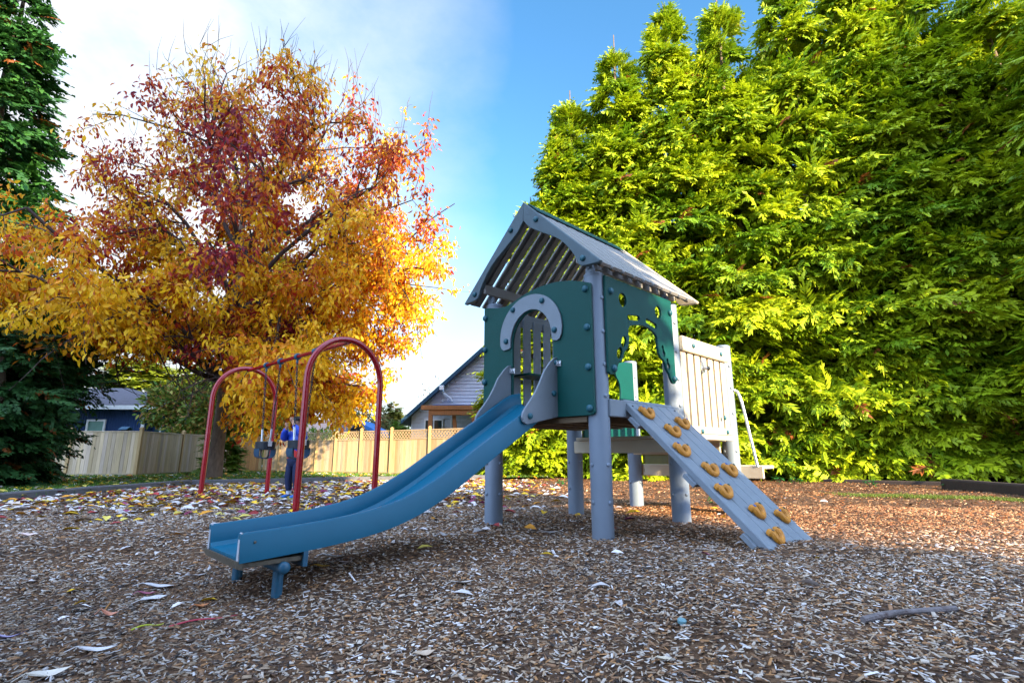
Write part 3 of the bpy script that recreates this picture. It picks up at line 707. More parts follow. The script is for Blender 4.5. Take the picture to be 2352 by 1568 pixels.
# ------------------------------------------------------------------ foliage builders (numpy)
def unit(v): return v / (np.linalg.norm(v, axis=-1, keepdims=True) + 1e-9)
def sprays(P, D, Nn, L, Cc, r, pairs=6, wid=.085, droop=.25):
    """flat fern-like cedar sprays: P base, D axis, Nn plane normal, L length, Cc colour"""
    n = len(P); Sd = unit(np.cross(Nn, D)); Nn = unit(np.cross(D, Sd))
    tri = []
    for k in range(pairs):
        s = .08 + .84 * k / (pairs - 1); ll = .50 * (1 - .72 * s) * (.75 if k == 0 else 1)
        for sg in (-1, 1):
            ang = .95 - .25 * s
            bx, by = s, 0.0
            tx, ty = s + ll * math.cos(ang), sg * ll * math.sin(ang)
            mx_, my_ = s + ll * .45 * math.cos(ang), sg * ll * .45 * math.sin(ang)
            px, py = -math.sin(ang) * sg, math.cos(ang)
            tri.append(((bx, by), (mx_ + px * wid * -sg * 1, my_ + py * wid * sg * -1 * 1), (tx, ty), (mx_ - px * wid * -sg, my_ - py * wid * sg * -1)))
    tri.append(((.5, 0), (.8, -wid * .8), (1.12, 0), (.8, wid * .8)))
    T = np.array(tri)                                        # q,4,2
    q = len(T)
    X = T[..., 0][None]; Y = T[..., 1][None]
    jit = 1 + r.normal(0, .12, (n, q, 1))
    X = X * jit; Y = Y * jit
    Z = -droop * X ** 2 - .35 * np.abs(Y) ** 1.3 + r.normal(0, .03, (n, q, 4))
    V = P[:, None, None] + L[:, None, None, None] * (X[..., None] * D[:, None, None] + Y[..., None] * Sd[:, None, None] + Z[..., None] * Nn[:, None, None])
    C = np.repeat(Cc[:, None], q * 4, 1).reshape(-1, 3)
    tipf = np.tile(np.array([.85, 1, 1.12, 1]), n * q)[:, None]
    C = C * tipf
    V = V.reshape(-1, 3); Fc = np.arange(len(V)).reshape(-1, 4)
    return V, Fc, C
def conifer(seed, H, Rb, nb, per, low=.02, cols=((.13, .25, .007), (.46, .54, .012)), L0=.5, dead=.012, power=.95, pairs=6, belly=.45, wid=.085, spread=1.0, foot=1.0):
    r = np.random.default_rng(seed)
    u = r.random(nb); t = low + (1 - low) * (1 - np.sqrt(1 - u * .985)) * .55 + (1 - low) * u * .45
    t = np.clip(t, 0, .99)
    rad = Rb * np.minimum(1, ((1 - t) / (1 - belly))) ** power * r.uniform(.55, 1.15, nb) * (foot + (1 - foot) * np.clip(t / .45, 0, 1))
    az = r.uniform(0, 2 * math.pi, nb)
    n = nb * per
    ib = np.repeat(np.arange(nb), per)
    s = r.uniform(.25, 1.0, n) ** .8
    rb = rad[ib]; a = az[ib]
    out = np.c_[np.cos(a), np.sin(a), a * 0]; lat = np.c_[-np.sin(a), np.cos(a), a * 0]
    wdt = spread * (.10 + .34 * (1 - s) + .08) * np.minimum(rb, 2.0)
    lo = r.normal(0, .55, n) * wdt
    rise = r.uniform(.05, .35, nb)[ib]; dr = r.uniform(.25, .65, nb)[ib]
    z = t[ib] * H + rb * (rise * s - dr * s * s * .8) + r.normal(0, .06, n)
    P = out * (s * rb)[:, None] + lat * lo[:, None] + np.c_[0 * z, 0 * z, z]
    D = out * .8 + lat * (lo / (wdt + .01) * .55 + r.normal(0, .25, n))[:, None] + np.c_[0 * z, 0 * z, r.normal(.10, .3, n) - .35 * dr]
    D = unit(D)
    Nn = unit(np.c_[r.normal(0, .38, n), r.normal(0, .38, n), np.ones(n)] + out * 1.0)
    L = L0 * r.uniform(.6, 1.3, n) * (.42 + .58 * np.clip((1 - t[ib]) / .22, 0, 1))
    tip = t[ib] > .86; D[tip] = unit(D[tip] + np.array([0, 0, .7]))
    c0, c1 = np.array(cols[0]), np.array(cols[1])
    k = np.clip(r.normal(.5, .25, nb)[ib] + r.normal(0, .18, n), 0, 1)[:, None]
    Cc = c0 * (1 - k) + c1 * k
    dd = r.random(n) < dead; Cc[dd] = np.array([.22, .07, .015])
    # leader shoots at the top
    return sprays(P, D, Nn, L, Cc, r, pairs, wid)
def trunk_mb(H, r0, wob=.1, seed=0, n=10, r1=.02):
    r = random.Random(seed); m = MB(); pts = []; k = 10
    for i in range(k + 1):
        t = i / k; pts.append((r.uniform(-wob, wob) * t * (1 - t) * 3, r.uniform(-wob, wob) * t * (1 - t) * 3, -.3 + (H + .3) * t))
    rr = [r0 * (1.35 if i == 0 else 1) * (1 - i / k) + r1 for i in range(k + 1)]
    m.tube(pts, rr, n); return m
protos = {}
def conifer_tree(key, loc, H, label, cat, group, rz=0, sxy=1.0, name='conifer_tree', rebuild=None):
    p = protos[key]
    t = empty(name, loc, label, cat, group, rz)
    t.scale = (sxy, sxy, H / p['H'])
    for nm_, me in (('trunk', p['trunk']), ('crown', p['crown'])): link(bpy.data.objects.new(nm_, me), t)
    return t
def make_proto(key, H, r0, *a, **kw):
    V, Fc, C = conifer(*a, **kw)
    o = np_mesh('crown', V, Fc, C, kw.pop('material', M['conifer']) if False else M['conifer']); cm = o.data; bpy.data.objects.remove(o)
    o = trunk_mb(H * .97, r0, .25, key.__hash__() % 1000 if False else len(protos)).build('trunk', M['bark']); tm = o.data; bpy.data.objects.remove(o)
    protos[key] = dict(H=H, crown=cm, trunk=tm)
for k in range(3):
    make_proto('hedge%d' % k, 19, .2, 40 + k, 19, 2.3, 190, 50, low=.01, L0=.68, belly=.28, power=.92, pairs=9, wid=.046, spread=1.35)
make_proto('dark', 24, .35, 61, 24, 3.0, 330, 22, low=.02, cols=((.02, .075, .016), (.05, .16, .028)), L0=.7, dead=.02, belly=.3)
make_proto('shade', 27, .4, 71, 27, 3.0, 620, 24, low=.0, cols=((.015, .05, .012), (.035, .10, .02)), L0=.95, dead=.02, belly=.78, power=.8, wid=.12)
make_proto('darkbush', 6, .15, 62, 6, 1.9, 170, 24, low=.0, cols=((.014, .05, .016), (.035, .11, .026)), L0=.40, dead=.05, belly=.72, power=.7, foot=.62)
make_proto('lime', 16, .2, 63, 16, 2.4, 260, 20, low=.05, cols=((.16, .22, .015), (.3, .36, .03)), L0=.6, dead=0, belly=.3)
make_proto('far', 12, .2, 64, 12, 2.6, 160, 14, low=.05, cols=((.10, .12, .02), (.22, .22, .04)), L0=.8, dead=0, belly=.02, power=1)
make_proto('arbor', 8, .12, 65, 8, 1.2, 150, 16, low=.0, cols=((.08, .16, .012), (.14, .24, .02)), L0=.4, dead=0, belly=.5, power=.6)

# ---- the tall conifer hedge
hedge = [(1218, 440, 19.2, 'shortest hedge conifer at the left end, its skirt overlapping the grey house'),
         (1308, 190, 18.9, 'hedge conifer with a lone pointed top, second from the grey house end'),
         (1408, 60, 18.4, 'hedge conifer rising straight behind the tower roof, third from the grey house end'),
         (1520, -15, 17.9, 'hedge conifer whose thin tip nearly touches the top of the photo, fourth from the left'),
         (1640, -45, 17.4, 'hedge conifer just left of the last gap of blue sky, fifth from the left'),
         (1775, -140, 16.9, 'hedge conifer whose crown begins right of the last blue sky gap, sixth from the left'),
         (1915, -170, 16.3, 'hedge conifer standing behind the foot of the climbing ramp, seventh from the left'),
         (2060, -170, 15.6, 'hedge conifer in front of the middle of the right hand mulch, eighth from the left'),
         (2215, -170, 14.6, 'hedge conifer above the left end of the dark log edging, ninth from the left'),
         (2420, -170, 14.0, 'hedge conifer cut by the right edge of the photo, nearest of the hedge')]
HEDGE_XY = []
for k, (u, v, Y, lab) in enumerate(hedge):
    p = at(u, v, Y); q = at(u, 1090, Y)
    H = p[2] + .15; HEDGE_XY.append((p[0], Y))
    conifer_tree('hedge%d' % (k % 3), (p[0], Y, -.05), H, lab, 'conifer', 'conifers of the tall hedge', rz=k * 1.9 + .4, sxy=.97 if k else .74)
for (x, y, H, lab) in ((15.6, 11.6, 17, 'conifer past the right edge of the photo at the near end of the hedge'), (5.2, 20.6, 15.5, 'conifer in a second row hidden deep behind the hedge left of the tower roof tip'), (9.0, 18.6, 17, 'conifer in a second row filling the dark gaps behind the hedge middle'), (12.6, 16.2, 18, 'conifer in a second row filling the dark gaps behind the hedge right end')):
    conifer_tree('hedge1', (x, y, -.05), H, lab, 'conifer', 'conifers of the tall hedge', rz=x, sxy=1.05)
# ---- conifers that cast the big shadow from behind the camera
for k in range(5):
    a = -3.6 - 3.6 * k; b = -13.0
    w = tow(a, b, 0)
    conifer_tree('shade', (w[0], w[1], -.1), 25 + (k % 2) * 2, 'tall dark conifer in the row behind the viewer that shades the playground', 'conifer', 'conifers behind the viewer', rz=k * 1.3, sxy=1.0)
# ---- left dark trees
p = at(-20, 300, 20.5); conifer_tree('dark', (p[0], 20.5, 0), 26, 'tall dark green conifer at the left edge, rising behind the autumn tree', 'conifer', None, rz=.7, sxy=1.12)
p = at(5, 1100, 13.2); conifer_tree('darkbush', (p[0], 13.2, 0), 5.4, 'dense dark cedar shrub at the left edge in front of the fence end', 'shrub', None, rz=.3, sxy=.80, name='cedar_shrub')
p = at(-60, 1100, 11.6); conifer_tree('darkbush', (p[0], 11.6, 0), 4.6, 'dark cedar shrub cut by the left edge of the photo beside the timber edging', 'shrub', None, rz=1.9, sxy=.9, name='cedar_shrub')
# ---- lime green trees behind
p = at(640, 480, 27); conifer_tree('lime', (p[0], 27, 0), p[2], 'tall yellow green conifer seen through the autumn tree crown', 'conifer', None, rz=.4, sxy=1.0)
p = at(330, 770, 36); conifer_tree('lime', (p[0], 36, 0), p[2], 'yellow green tree rising behind the dark blue house roof', 'tree', None, rz=2, sxy=1.6)
p = at(440, 800, 38); conifer_tree('lime', (p[0], 38, 0), p[2], 'yellow green tree behind the right end of the dark blue house', 'tree', None, rz=3, sxy=1.4)
p = at(905, 915, 48); conifer_tree('far', (p[0], 48, 0), p[2], 'distant pointed conifer above the lattice fence right of the autumn tree', 'conifer', None, rz=2, sxy=.8)
for (u, v, Y, lab) in ((918, 962, 40, 'small bright green arborvitae beside the distant pointed conifer'), (938, 952, 40, 'taller bright green arborvitae touching the eave of the grey house')):
    p = at(u, v, Y); conifer_tree('arbor', (p[0], Y, 0), p[2], lab, 'shrub', 'arborvitae beyond the lattice fence', rz=u, sxy=.9, name='arborvitae')
p = at(522, 942, 20.4); conifer_tree('arbor', (p[0], 20.4, .05), p[2], 'young light green pine sapling on a thin stem right of the autumn tree trunk', 'sapling', None, rz=.9, sxy=.62, name='pine_sapling')

# ---- leaf clusters
def leaves(P, D, Nn, L, W, Cc, r, fold=.35):
    n = len(P); D = unit(D); Sd = unit(np.cross(Nn, D)); Nn = unit(np.cross(D, Sd))
    T = np.array([(0, 0, 0), (.38, .5, 1), (.72, .36, .8), (1.0, 0, 0), (.72, -.36, .8), (.38, -.5, 1), (.5, 0, 0)])
    X = T[:, 0][None] * L[:, None]; Y = T[:, 1][None] * W[:, None]
    Z = T[:, 2][None] * (W * fold)[:, None] * .5 - (T[:, 0] ** 2)[None] * (L * .18)[:, None]
    V = P[:, None] + X[..., None] * D[:, None] + Y[..., None] * Sd[:, None] + Z[..., None] * Nn[:, None]
    f = np.array([(0, 6, 1), (1, 6, 2), (2, 6, 3), (3, 6, 4), (4, 6, 5), (5, 6, 0)])
    Fc = (np.arange(n)[:, None, None] * 7 + f[None]).reshape(-1, 3)
    C = np.repeat(Cc, 7, 0)
    return V.reshape(-1, 3), Fc, C
def autumn_tree():
    r = np.random.default_rng(11); pr = random.Random(5)
    base = np.array([-9.1, 16.2, .05])
    cen = np.array([-7.7, 15.6, 7.9]); rad = np.array([6.6, 4.9, 5.8])
    t = empty('autumn_tree', base, 'large broadleaf tree in yellow, orange and crimson autumn leaf', 'tree')
    m = MB()
    tr = [base + np.array(d) for d in ((0, 0, -.3), (.02, 0, .1), (0.03, 0, 1), (.05, 0, 2.2), (.1, -.05, 3.6), (.12, -.1, 5.2), (.05, -.15, 7.2), (.1, -.2, 9.2), (.05, -.3, 11.3))]
    m.tube([p - base for p in tr], [.34, .25, .2, .19, .17, .15, .115, .07, .03], 14); m.build('trunk', M['bark'], t)
    def trunk_at(z):
        zs = [p[2] for p in tr]; i = max(1, min(len(tr) - 1, int(np.searchsorted(zs, z)))); k = (z - zs[i - 1]) / (zs[i] - zs[i - 1]); return tr[i - 1] * (1 - k) + tr[i] * k
    lm = MB(); tw = []                                          # twigs: (p0, p1, level-2 id, position)
    def bez(a, b, up, k):
        c = (a + b) / 2 + np.array([0, 0, up]); ts = np.linspace(0, 1, k)[:, None]
        return (1 - ts) ** 2 * a + 2 * ts * (1 - ts) * c + ts ** 2 * b
    gold = (1 + 5 ** .5) / 2; n1 = 26
    EXTRA = [(770, 880, 14.5), (650, 860, 13.5), (330, 680, 12.5), (170, 650, 11.5), (50, 620, 11.5), (60, 480, 12), (40, 720, 12), (560, 840, 15), (885, 620, 15), (720, 930, 15.5)]
    n1 += len(EXTRA)
    for i in range(n1):
        zz = max(-1, 1 - 2 * (i + .5) / 26); ph = 2 * math.pi * i / gold; q = np.array([math.sqrt(1 - zz * zz) * math.cos(ph), math.sqrt(1 - zz * zz) * math.sin(ph), zz * .92])
        T1 = cen + q * rad * pr.uniform(.5, .66)
        if i >= n1 - len(EXTRA):
            T1 = at(*EXTRA[i - n1 + len(EXTRA)]); q = unit(T1 - cen); q[2] *= .5
        st = trunk_at(min(max(2.9, T1[2] - np.linalg.norm((T1 - cen)[:2]) * .75 - pr.uniform(.2, 1)), 9.6))
        L1 = bez(st, T1, .5, 7) + r.normal(0, .05, (7, 3)); L1[0] = st
        lm.tube([p - base for p in L1], np.linspace(.085, .04, 7), 7)
        for j in range(8):
            kk = pr.randint(3, 6); s0 = L1[kk]
            d = q + r.normal(0, .75, 3) * np.array([1, 1, .8]); d /= np.linalg.norm(d)
            T2 = s0 + d * pr.uniform(1.4, 2.8) * np.array([1, 1, .95])
            e = (T2 - cen) / rad; en = np.linalg.norm(e)
            if en > .98 and i < 26: T2 = cen + e / en * rad * pr.uniform(.9, .98)
            if T2[2] < 2.2: T2[2] = 2.2 + pr.uniform(0, .6)
            L2 = bez(s0, T2, .2, 5) + r.normal(0, .04, (5, 3)); L2[0] = s0
            lm.tube([p - base for p in L2], np.linspace(.03, .014, 5), 5)
            for k in range(7):
                s1 = L2[pr.randint(1, 4)]; d2 = d * .6 + r.normal(0, .7, 3); d2 /= np.linalg.norm(d2)
                ln = pr.uniform(.6, 1.25)
                T3 = s1 + d2 * ln
                e3 = (T3 - cen) / rad
                topness = e3[2]
                if topness > .25: T3 = T3 + np.array([0, 0, pr.uniform(.1, .6) * topness * 1.4])
                else: T3 = T3 + np.array([0, 0, -.35 * pr.random()])
                e3 = (T3 - cen) / rad; en3 = np.linalg.norm(e3)
                if en3 > 1.0 and i < 26: T3 = cen + e3 / en3 * rad * pr.uniform(.95, 1.02)
                if topness > .45:
                    for _q in range(2):
                        bt = T3 + r.normal(0, .22, 3) + np.array([0, 0, pr.uniform(.35, .95)]); lm.tube([T3 - base, (T3 + bt) / 2 - base + r.normal(0, .03, 3), bt - base], [.008, .006, .003], 4, False)
                lm.tube([p - base for p in bez(s1, T3, -.05 if topness < .3 else .05, 4)], np.linspace(.011, .0045, 4), 4, False)
                tw.append((s1, T3, i * 8 + j, topness))
    lm.build('branches', M['twig'], t)
    # leaves
    g = r.random(n1 * 8); g2 = r.random(n1 * 8); P = []; D = []; Cc = []; L = []
    pal = np.array([(.84, .52, .014), (.80, .36, .010), (.66, .17, .010), (.44, .035, .016), (.20, .014, .035)])
    for (a, b, gid, top_) in tw:
        h = (b[2] - cen[2]) / rad[2]; rx = (b[0] - cen[0]) / rad[0]
        warm = .20 + .20 * np.clip((h + .62) / 1.0, 0, 1) + (g[gid] - .5) * .9 + .42 * (g2[gid] > .84) - .26 * np.clip(rx, 0, 1)
        dens = 50
        if top_ > .55: dens = int(50 * max(.06, 1 - (top_ - .55) * 2.2) * (.3 + g[gid]))
        elif top_ > .1: dens = int(52 * (.4 + .75 * g[gid]))
        if top_ < -.2: dens = 58
        n = dens
        if n < 1: continue
        k = np.clip(r.random(n) ** .6 * 1.0 + .02, 0, 1)[:, None]; off = r.normal(0, .13, (n, 3))
        p = a * (1 - k) + b * k + off; P.append(p)
        dv = off * 2.2 + np.array([0, 0, -.85]) + r.normal(0, .38, (n, 3)); D.append(dv)
        w = np.clip(warm + r.normal(0, .19, n), 0, .999) * 4.4; ii = np.clip(w.astype(int), 0, 3); fr = np.clip(w - ii, 0, 1)[:, None]
        c = pal[ii] * (1 - fr) + pal[np.minimum(ii + 1, 4)] * fr
        Cc.append(c * r.uniform(.75, 1.15, (n, 1)))
    P = np.vstack(P); D = np.vstack(D); Cc = np.vstack(Cc); n = len(P)
    L = r.uniform(.11, .205, n); Wd = L * r.uniform(.36, .5, n)
    Nn = unit(r.normal(0, 1, (n, 3)) + unit(P - cen) * .9 + np.array([0, -.4, .3]))
    kp = ~((P[:, 0] / P[:, 1] < -.56) & (P[:, 2] < .75 + P[:, 1] * r.normal(.205, .02, n)))      # the crown is lifted on the fence side
    rho = P[:, 0] / P[:, 1]; kp &= ~((rho > -.33) & (P[:, 2] < .75 + P[:, 1] * (.12 + 1.45 * (rho + .25) + r.normal(0, .015, n))))
    P, D, Nn, L, Wd, Cc = (q_[kp] for q_ in (P, D, Nn, L, Wd, Cc))
    V, Fc, C = leaves(P - base, D, Nn, L, Wd, Cc, r)
    np_mesh('crown', V, Fc, C, M['leaf'], t)
    return n
NLEAF = autumn_tree(); print('leaves', NLEAF)

def leafy(name, loc, blobs, n, L0, cols, label, cat, seed, group=None, trunk=None, asp=.4, up=0.0, material=None):
    r = np.random.default_rng(seed); t = empty(name, loc, label, cat, group)
    P = []; Cc = []; Dv = []
    tot = sum(b[3] * b[4] for b in blobs)
    for (x, y, z, rx, rz) in blobs:
        k = int(n * rx * rz / tot); v = unit(r.normal(size=(k, 3))) * (r.random((k, 1)) ** .33) * np.array([rx, rx, rz])
        cl = np.sin(v * 3.1 / rx + seed).sum(1, keepdims=True) * .12
        P.append(v * (1 + cl) + np.array([x, y, z])); Dv.append(unit(v) + r.normal(0, .6, (k, 3)) + np.array([0, 0, up]))
        w = np.clip(r.normal(.5, .28, (k, 1)), 0, 1); ci = r.integers(0, len(cols) - 1, k)
        Cc.append(np.array(cols)[ci] * (1 - w) + np.array(cols)[ci + 1] * w)
    P = np.vstack(P); Dv = np.vstack(Dv); Cc = np.vstack(Cc); k = len(P); L = L0 * r.uniform(.6, 1.3, k)
    V, Fc, C = leaves(P, Dv, unit(r.normal(size=(k, 3)) + np.array([0, 0, .6])), L, L * asp, Cc, r)
    np_mesh('crown', V, Fc, C, material or M['conifer'], t)
    m = MB()
    for (x, y, z, rx, rz) in blobs:
        m.tube([(x * .1, y * .1, -.2), (x * .5, y * .5, z * .5), (x, y, z)], [.07, .045, .015], 6)
    m.build('trunk', M['bark'], t); return t
p = at(415, 1000, 23.5); leafy('evergreen_shrub', (p[0], 23.9, 0), [(-1.2, 0, 3.0, .8, .9), (-.2, .2, 3.0, 1.0, 1.2), (.9, 0, 2.6, .9, 1.3), (.5, -.3, 1.3, 1.0, 1.0)], 6500, .24, [(.03, .10, .015), (.12, .20, .025), (.26, .24, .04), (.30, .11, .04)], 'tall evergreen shrub with reddish tips between the blue house and the trunk', 'shrub', 3)
p = at(575, 1000, 27); leafy('evergreen_shrub', (p[0], 27.0, 0), [(-1.0, 0, 1.8, 1.3, 1.4), (.6, .2, 2.3, 1.5, 1.5), (1.8, 0, 1.5, 1.0, 1.2)], 6500, .26, [(.012, .05, .012), (.03, .10, .02), (.06, .12, .02)], 'dark green evergreen shrub right of the autumn tree trunk behind the fence', 'shrub', 4)
p = at(740, 990, 25.5); leafy('evergreen_shrub', (p[0], 25.5, 0), [(0, 0, 1.3, 1.1, .8), (1.0, .2, 1.0, .8, .6)], 1800, .2, [(.05, .14, .015), (.12, .22, .02)], 'low bright green shrub above the shaded lattice fence', 'shrub', 5)
p = at(845, 935, 46); leafy('round_tree', (p[0], 46, 0), [(0, 0, 3.6, 1.7, 1.5), (1.2, .4, 2.4, 1.6, 1.4)], 2600, .3, [(.05, .09, .03), (.12, .13, .04), (.2, .1, .03)], 'distant round tree above the small blue roofed house', 'tree', 6)
p = at(985, 920, 42); leafy('bare_tree', (p[0], 42, 0), [(-.4, 0, 4.2, .9, 1.8), (.5, 0, 5.0, .8, 1.6)], 160, .22, [(.3, .2, .05), (.3, .12, .05)], 'thin nearly bare sapling left of the grey house roof', 'tree', 8)

# ------------------------------------------------------------------ fences
def fence(name, label, pts, Hh, lattice, tint, skip_first=False):
    base = Vector((*pts[0], 0)); root = empty(name, base, label, 'fence')
    fr = random.Random(len(pts) * 7 + int(lattice))
    for i in range(len(pts)):
        p = Vector((*pts[i], 0)) - base
        m = MB(); m.box(-.05, .05, -.05, .05, -.2, Hh + .06, .006)
        o = m.build('post', M['fencepost'], root); o.location = p
        m = MB(); m.box(-.065, .065, -.065, .065, Hh + .062, Hh + .085, .004); m.lathe([(.06, 0), (.05, .02), (.01, .04)], 4, Matrix.Translation((0, 0, Hh + .085)) @ Matrix.Rotation(R(45), 4, 'Z')); m.build('cap', M['fencepost'], o)
        if i == len(pts) - 1: break
        q = Vector((*pts[i + 1], 0)) - base; d = (q - p); Ln = d.length; ang = math.atan2(d.y, d.x)
        mt = Matrix.Rotation(ang, 4, 'Z')
        m = MB(); x = .055; top = Hh - (.36 if lattice else .06)
        nbd = max(4, int(round((Ln - .11) / .135))); bw = (Ln - .11) / nbd
        for k in range(nbd):
            g = fr.uniform(.72, 1.18); w_ = fr.uniform(-.1, .1); m.col = (tint[0] * g, tint[1] * g * (1 + w_ * .3), tint[2] * g * (1 + w_ * 2))
            yo = fr.uniform(-.003, .003)
            m.box(x + k * bw + .003, x + (k + 1) * bw - .003, -.011 + yo, .011 + yo, .14, top, 0)
        m.col = tuple(c * .9 for c in tint)
        m.box(.05, Ln - .05, -.03, .03, top + .002, top + .042, .004); m.box(.05, Ln - .05, -.03, .03, .10, .138, .004); m.box(.055, Ln - .055, -.018, .018, -.05, .098, .003)
        o = m.build('panel', M['fence'], root, smooth=False, attr=True); o.location = p; o.rotation_euler = (0, 0, ang)
        if lattice:
            m = MB(); m.col = tint; z0, z1 = top + .045, Hh - .035; h = z1 - z0
            for s_, yo in ((1, -.008), (-1, .008)):
                xx = .06 - h
                while xx < Ln - .06:
                    xa, xb = (xx, xx + h) if s_ > 0 else (xx + h, xx); za, zb = z0, z1
                    def clipx(xc): return (xc - xa) / (xb - xa)
                    t0, t1 = 0, 1
                    for lim in (.055, Ln - .055):
                        pass
                    lo_, hi_ = min(xa, xb), max(xa, xb)
                    cl, ch = max(lo_, .055), min(hi_, Ln - .055)
                    if ch - cl > .03:
                        ta, tb = sorted((clipx(cl), clipx(ch)))
                        pa = (xa + (xb - xa) * ta, za + (zb - za) * ta); pb = (xa + (xb - xa) * tb, za + (zb - za) * tb)
                        n_ = .013 / 1.414
                        m.prism([(pa[0] - n_ * s_, pa[1] + n_), (pa[0] + n_ * s_, pa[1] - n_), (pb[0] + n_ * s_, pb[1] - n_), (pb[0] - n_ * s_, pb[1] + n_)], yo - .006, yo + .006, lambda a_, b_, t_: Vector((a_, t_, b_)))
                    xx += .14
            m.box(.05, Ln - .05, -.025, .025, z1 + .002, z1 + .035, .004)
            o = m.build('lattice', M['fence'], root, smooth=False, attr=True); o.location = p; o.rotation_euler = (0, 0, ang)
    return root
cr = np.array([-11.2, 23.7])
fence('board_fence', 'plain pale cedar board fence at the left, in front of the blue house', [(-17.8, 18.3), (-15.4, 18.35), (-13.02, 18.4), (-13.1, 20.9), (-12.85, 22.15), (-12.4, 23.0)], 1.60, False, (.46, .36, .24))
fence('brown_fence', 'short reddish brown board fence meeting the lattice fence at the corner right of the trunk', [(-12.38, 23.1), (-11.28, 23.75)], 1.60, False, (.36, .19, .075))
def linex(u):
    a = np.array([-11.2, 23.7]); b = np.array([-1.0, 17.95])
    k = (u - 1176) / F                     # solve for x / depth along the line at about eye height
    dsc = CP
    t = (k * a[1] * dsc - a[0]) / ((b[0] - a[0]) - k * (b[1] - a[1]) * dsc); return tuple(a + (b - a) * t)
fence('lattice_fence', 'cedar fence with a lattice top running behind the slide to the hedge', [linex(u) for u in (609, 643, 685, 727, 770, 828, 898, 986, 1085)], 1.68, True, (.50, .37, .22))

# ------------------------------------------------------------------ houses
def hmat(name, col, rough=.7, var=.1, **k): return mat(name, col, rough, var, **k)
M['bluewall'] = hmat('blue_board_siding', (.012, .045, .14)); M['greywall'] = hmat('grey_lap_siding', (.56, .58, .63))
M['shingle'] = mat('asphalt_shingle', (.085, .08, .10), .85, .35, 6, .6, 16); M['white'] = hmat('white_trim', (.75, .75, .74)); M['glass'] = mat('window_glass', (.02, .05, .05), .08, .2, 3, spec=.8)
M['curtain'] = hmat('curtain', (.16, .30, .25)); M['bluefascia'] = hmat('blue_fascia', (.02, .07, .12)); M['cedarbeam'] = wood('cedar_beam', (.40, .16, .055)); M['tealwall'] = hmat('teal_wall', (.02, .07, .07)); M['brightblue'] = hmat('blue_roof', (.02, .11, .30)); M['cream'] = hmat('cream_wall', (.55, .50, .42))
# blue house
Y = 27.0
x0 = at(120, 1000, Y)[0]; xe = at(324, 1000, Y)[0]; x2 = at(392, 1000, Y)[0]; ez = at(280, 931, Y)[2]
bh = empty('blue_house', (x0, Y, 0), 'low dark blue house with grey shingle roof behind the left fence', 'house')
LX = lambda u, v=1000: at(u, v, Y)[0] - x0
LZ = lambda v, u=300: at(u, v, Y)[2]
m = MB(); m.box(0, xe - x0, 0, 6, -.3, ez, 0)
k = 0
while k * .13 < xe - x0 - .05: m.box(k * .13, k * .13 + .03, -.025, -.002, -.3, ez - .01, 0); k += 1
m.box(xe - x0 + .002, x2 - x0, .8, 6, -.3, ez, 0); m.build('wall', M['bluewall'], bh, smooth=False)
m = MB(); m.box(LX(324) - .06, LX(324) + .08, -.05, .02, -.3, ez - .01); m.build('corner_trim', M['white'], bh)
m = MB(); m.box(LX(330), LX(365), .74, .795, -.3, ez - .2); m.build('door', M['tealwall'], bh)
m = MB(); m.box(LX(365), LX(369), .70, .80, -.3, ez - .1); m.box(LX(343), LX(346), .70, .80, -.3, ez - .1); m.build('door_frame', M['white'], bh)
wz0, wz1 = LZ(998, 220), LZ(963, 220)
m = MB(); a0, a1 = LX(196), LX(240); e = .1
m.box(a0, a1, -.09, -.03, wz1 - e, wz1); m.box(a0, a1, -.09, -.03, wz0, wz0 + e); m.box(a0, a0 + e, -.09, -.03, wz0 + e, wz1 - e); m.box(a1 - e, a1, -.09, -.03, wz0 + e, wz1 - e)
wf = m.build('window', M['white'], bh); m = MB(); m.box(a0 + e, a1 - e, -.05, -.03, wz0 + e, wz1 - e); m.build('pane', M['curtain'], wf)
rz_ = at(262, 891, Y + 4.2)[2]; hx = at(292, 894, Y + 4.2)[0] - x0
m = MB(); ov = .5; ex = LX(372)
vs = [(-6, -ov, ez), (ex, -ov, ez), (ex, 8.4 + ov, ez), (-6, 8.4 + ov, ez), (-6, 4.2, rz_), (hx, 4.2, rz_)]
vs2 = [(a, b, c - .12) for a, b, c in vs]
m.add(vs + vs2, [(0, 1, 5, 4), (1, 2, 5), (2, 3, 4, 5), (3, 0, 4), (6, 7, 1, 0), (7, 8, 2, 1), (8, 9, 3, 2), (9, 6, 0, 3), (6, 10, 11, 7), (7, 11, 8), (8, 11, 10, 9), (9, 10, 6)])
m.build('roof', M['shingle'], bh, smooth=False)
m = MB(); m.box(-6, ex, -ov - .05, -ov - .004, ez - .24, ez - .03); m.build('gutter', M['white'], bh)
# grey house
Y = 25.5
gx0 = at(944, 985, Y)[0]; gh = empty('grey_house', (gx0, Y, 0), 'grey lap sided house with steep gable and cedar porch beyond the lattice fence', 'house')
q0 = at(932, 967, Y); q1 = at(1075, 839, Y); sl = (q1[2] - q0[2]) / (q1[0] - q0[0]); apx = q0[0] + 5.2; apz = q0[2] + sl * 5.2
ew = q0[2] + sl * (gx0 - q0[0])
m = MB(); Wd = (apx - gx0) * 2
poly = [(0, -.3), (Wd, -.3), (Wd, ew), (Wd / 2, apz), (0, ew)]
m.prism(poly, .03, 7, lambda p, q, t: Vector((p, t, q)))
z = -.1
while z < apz - .25:
    xl = max(0, (z + .17 - ew) / sl) if z + .17 > ew else 0
    m.prism([(-.035, z), (.028, z), (.028, z + .17), (-.008, z + .17)], xl + .01, Wd - xl - .01, lambda p, q, t: Vector((t, p, q))); z += .172
m.build('wall', M['greywall'], gh, smooth=False)
m = MB()
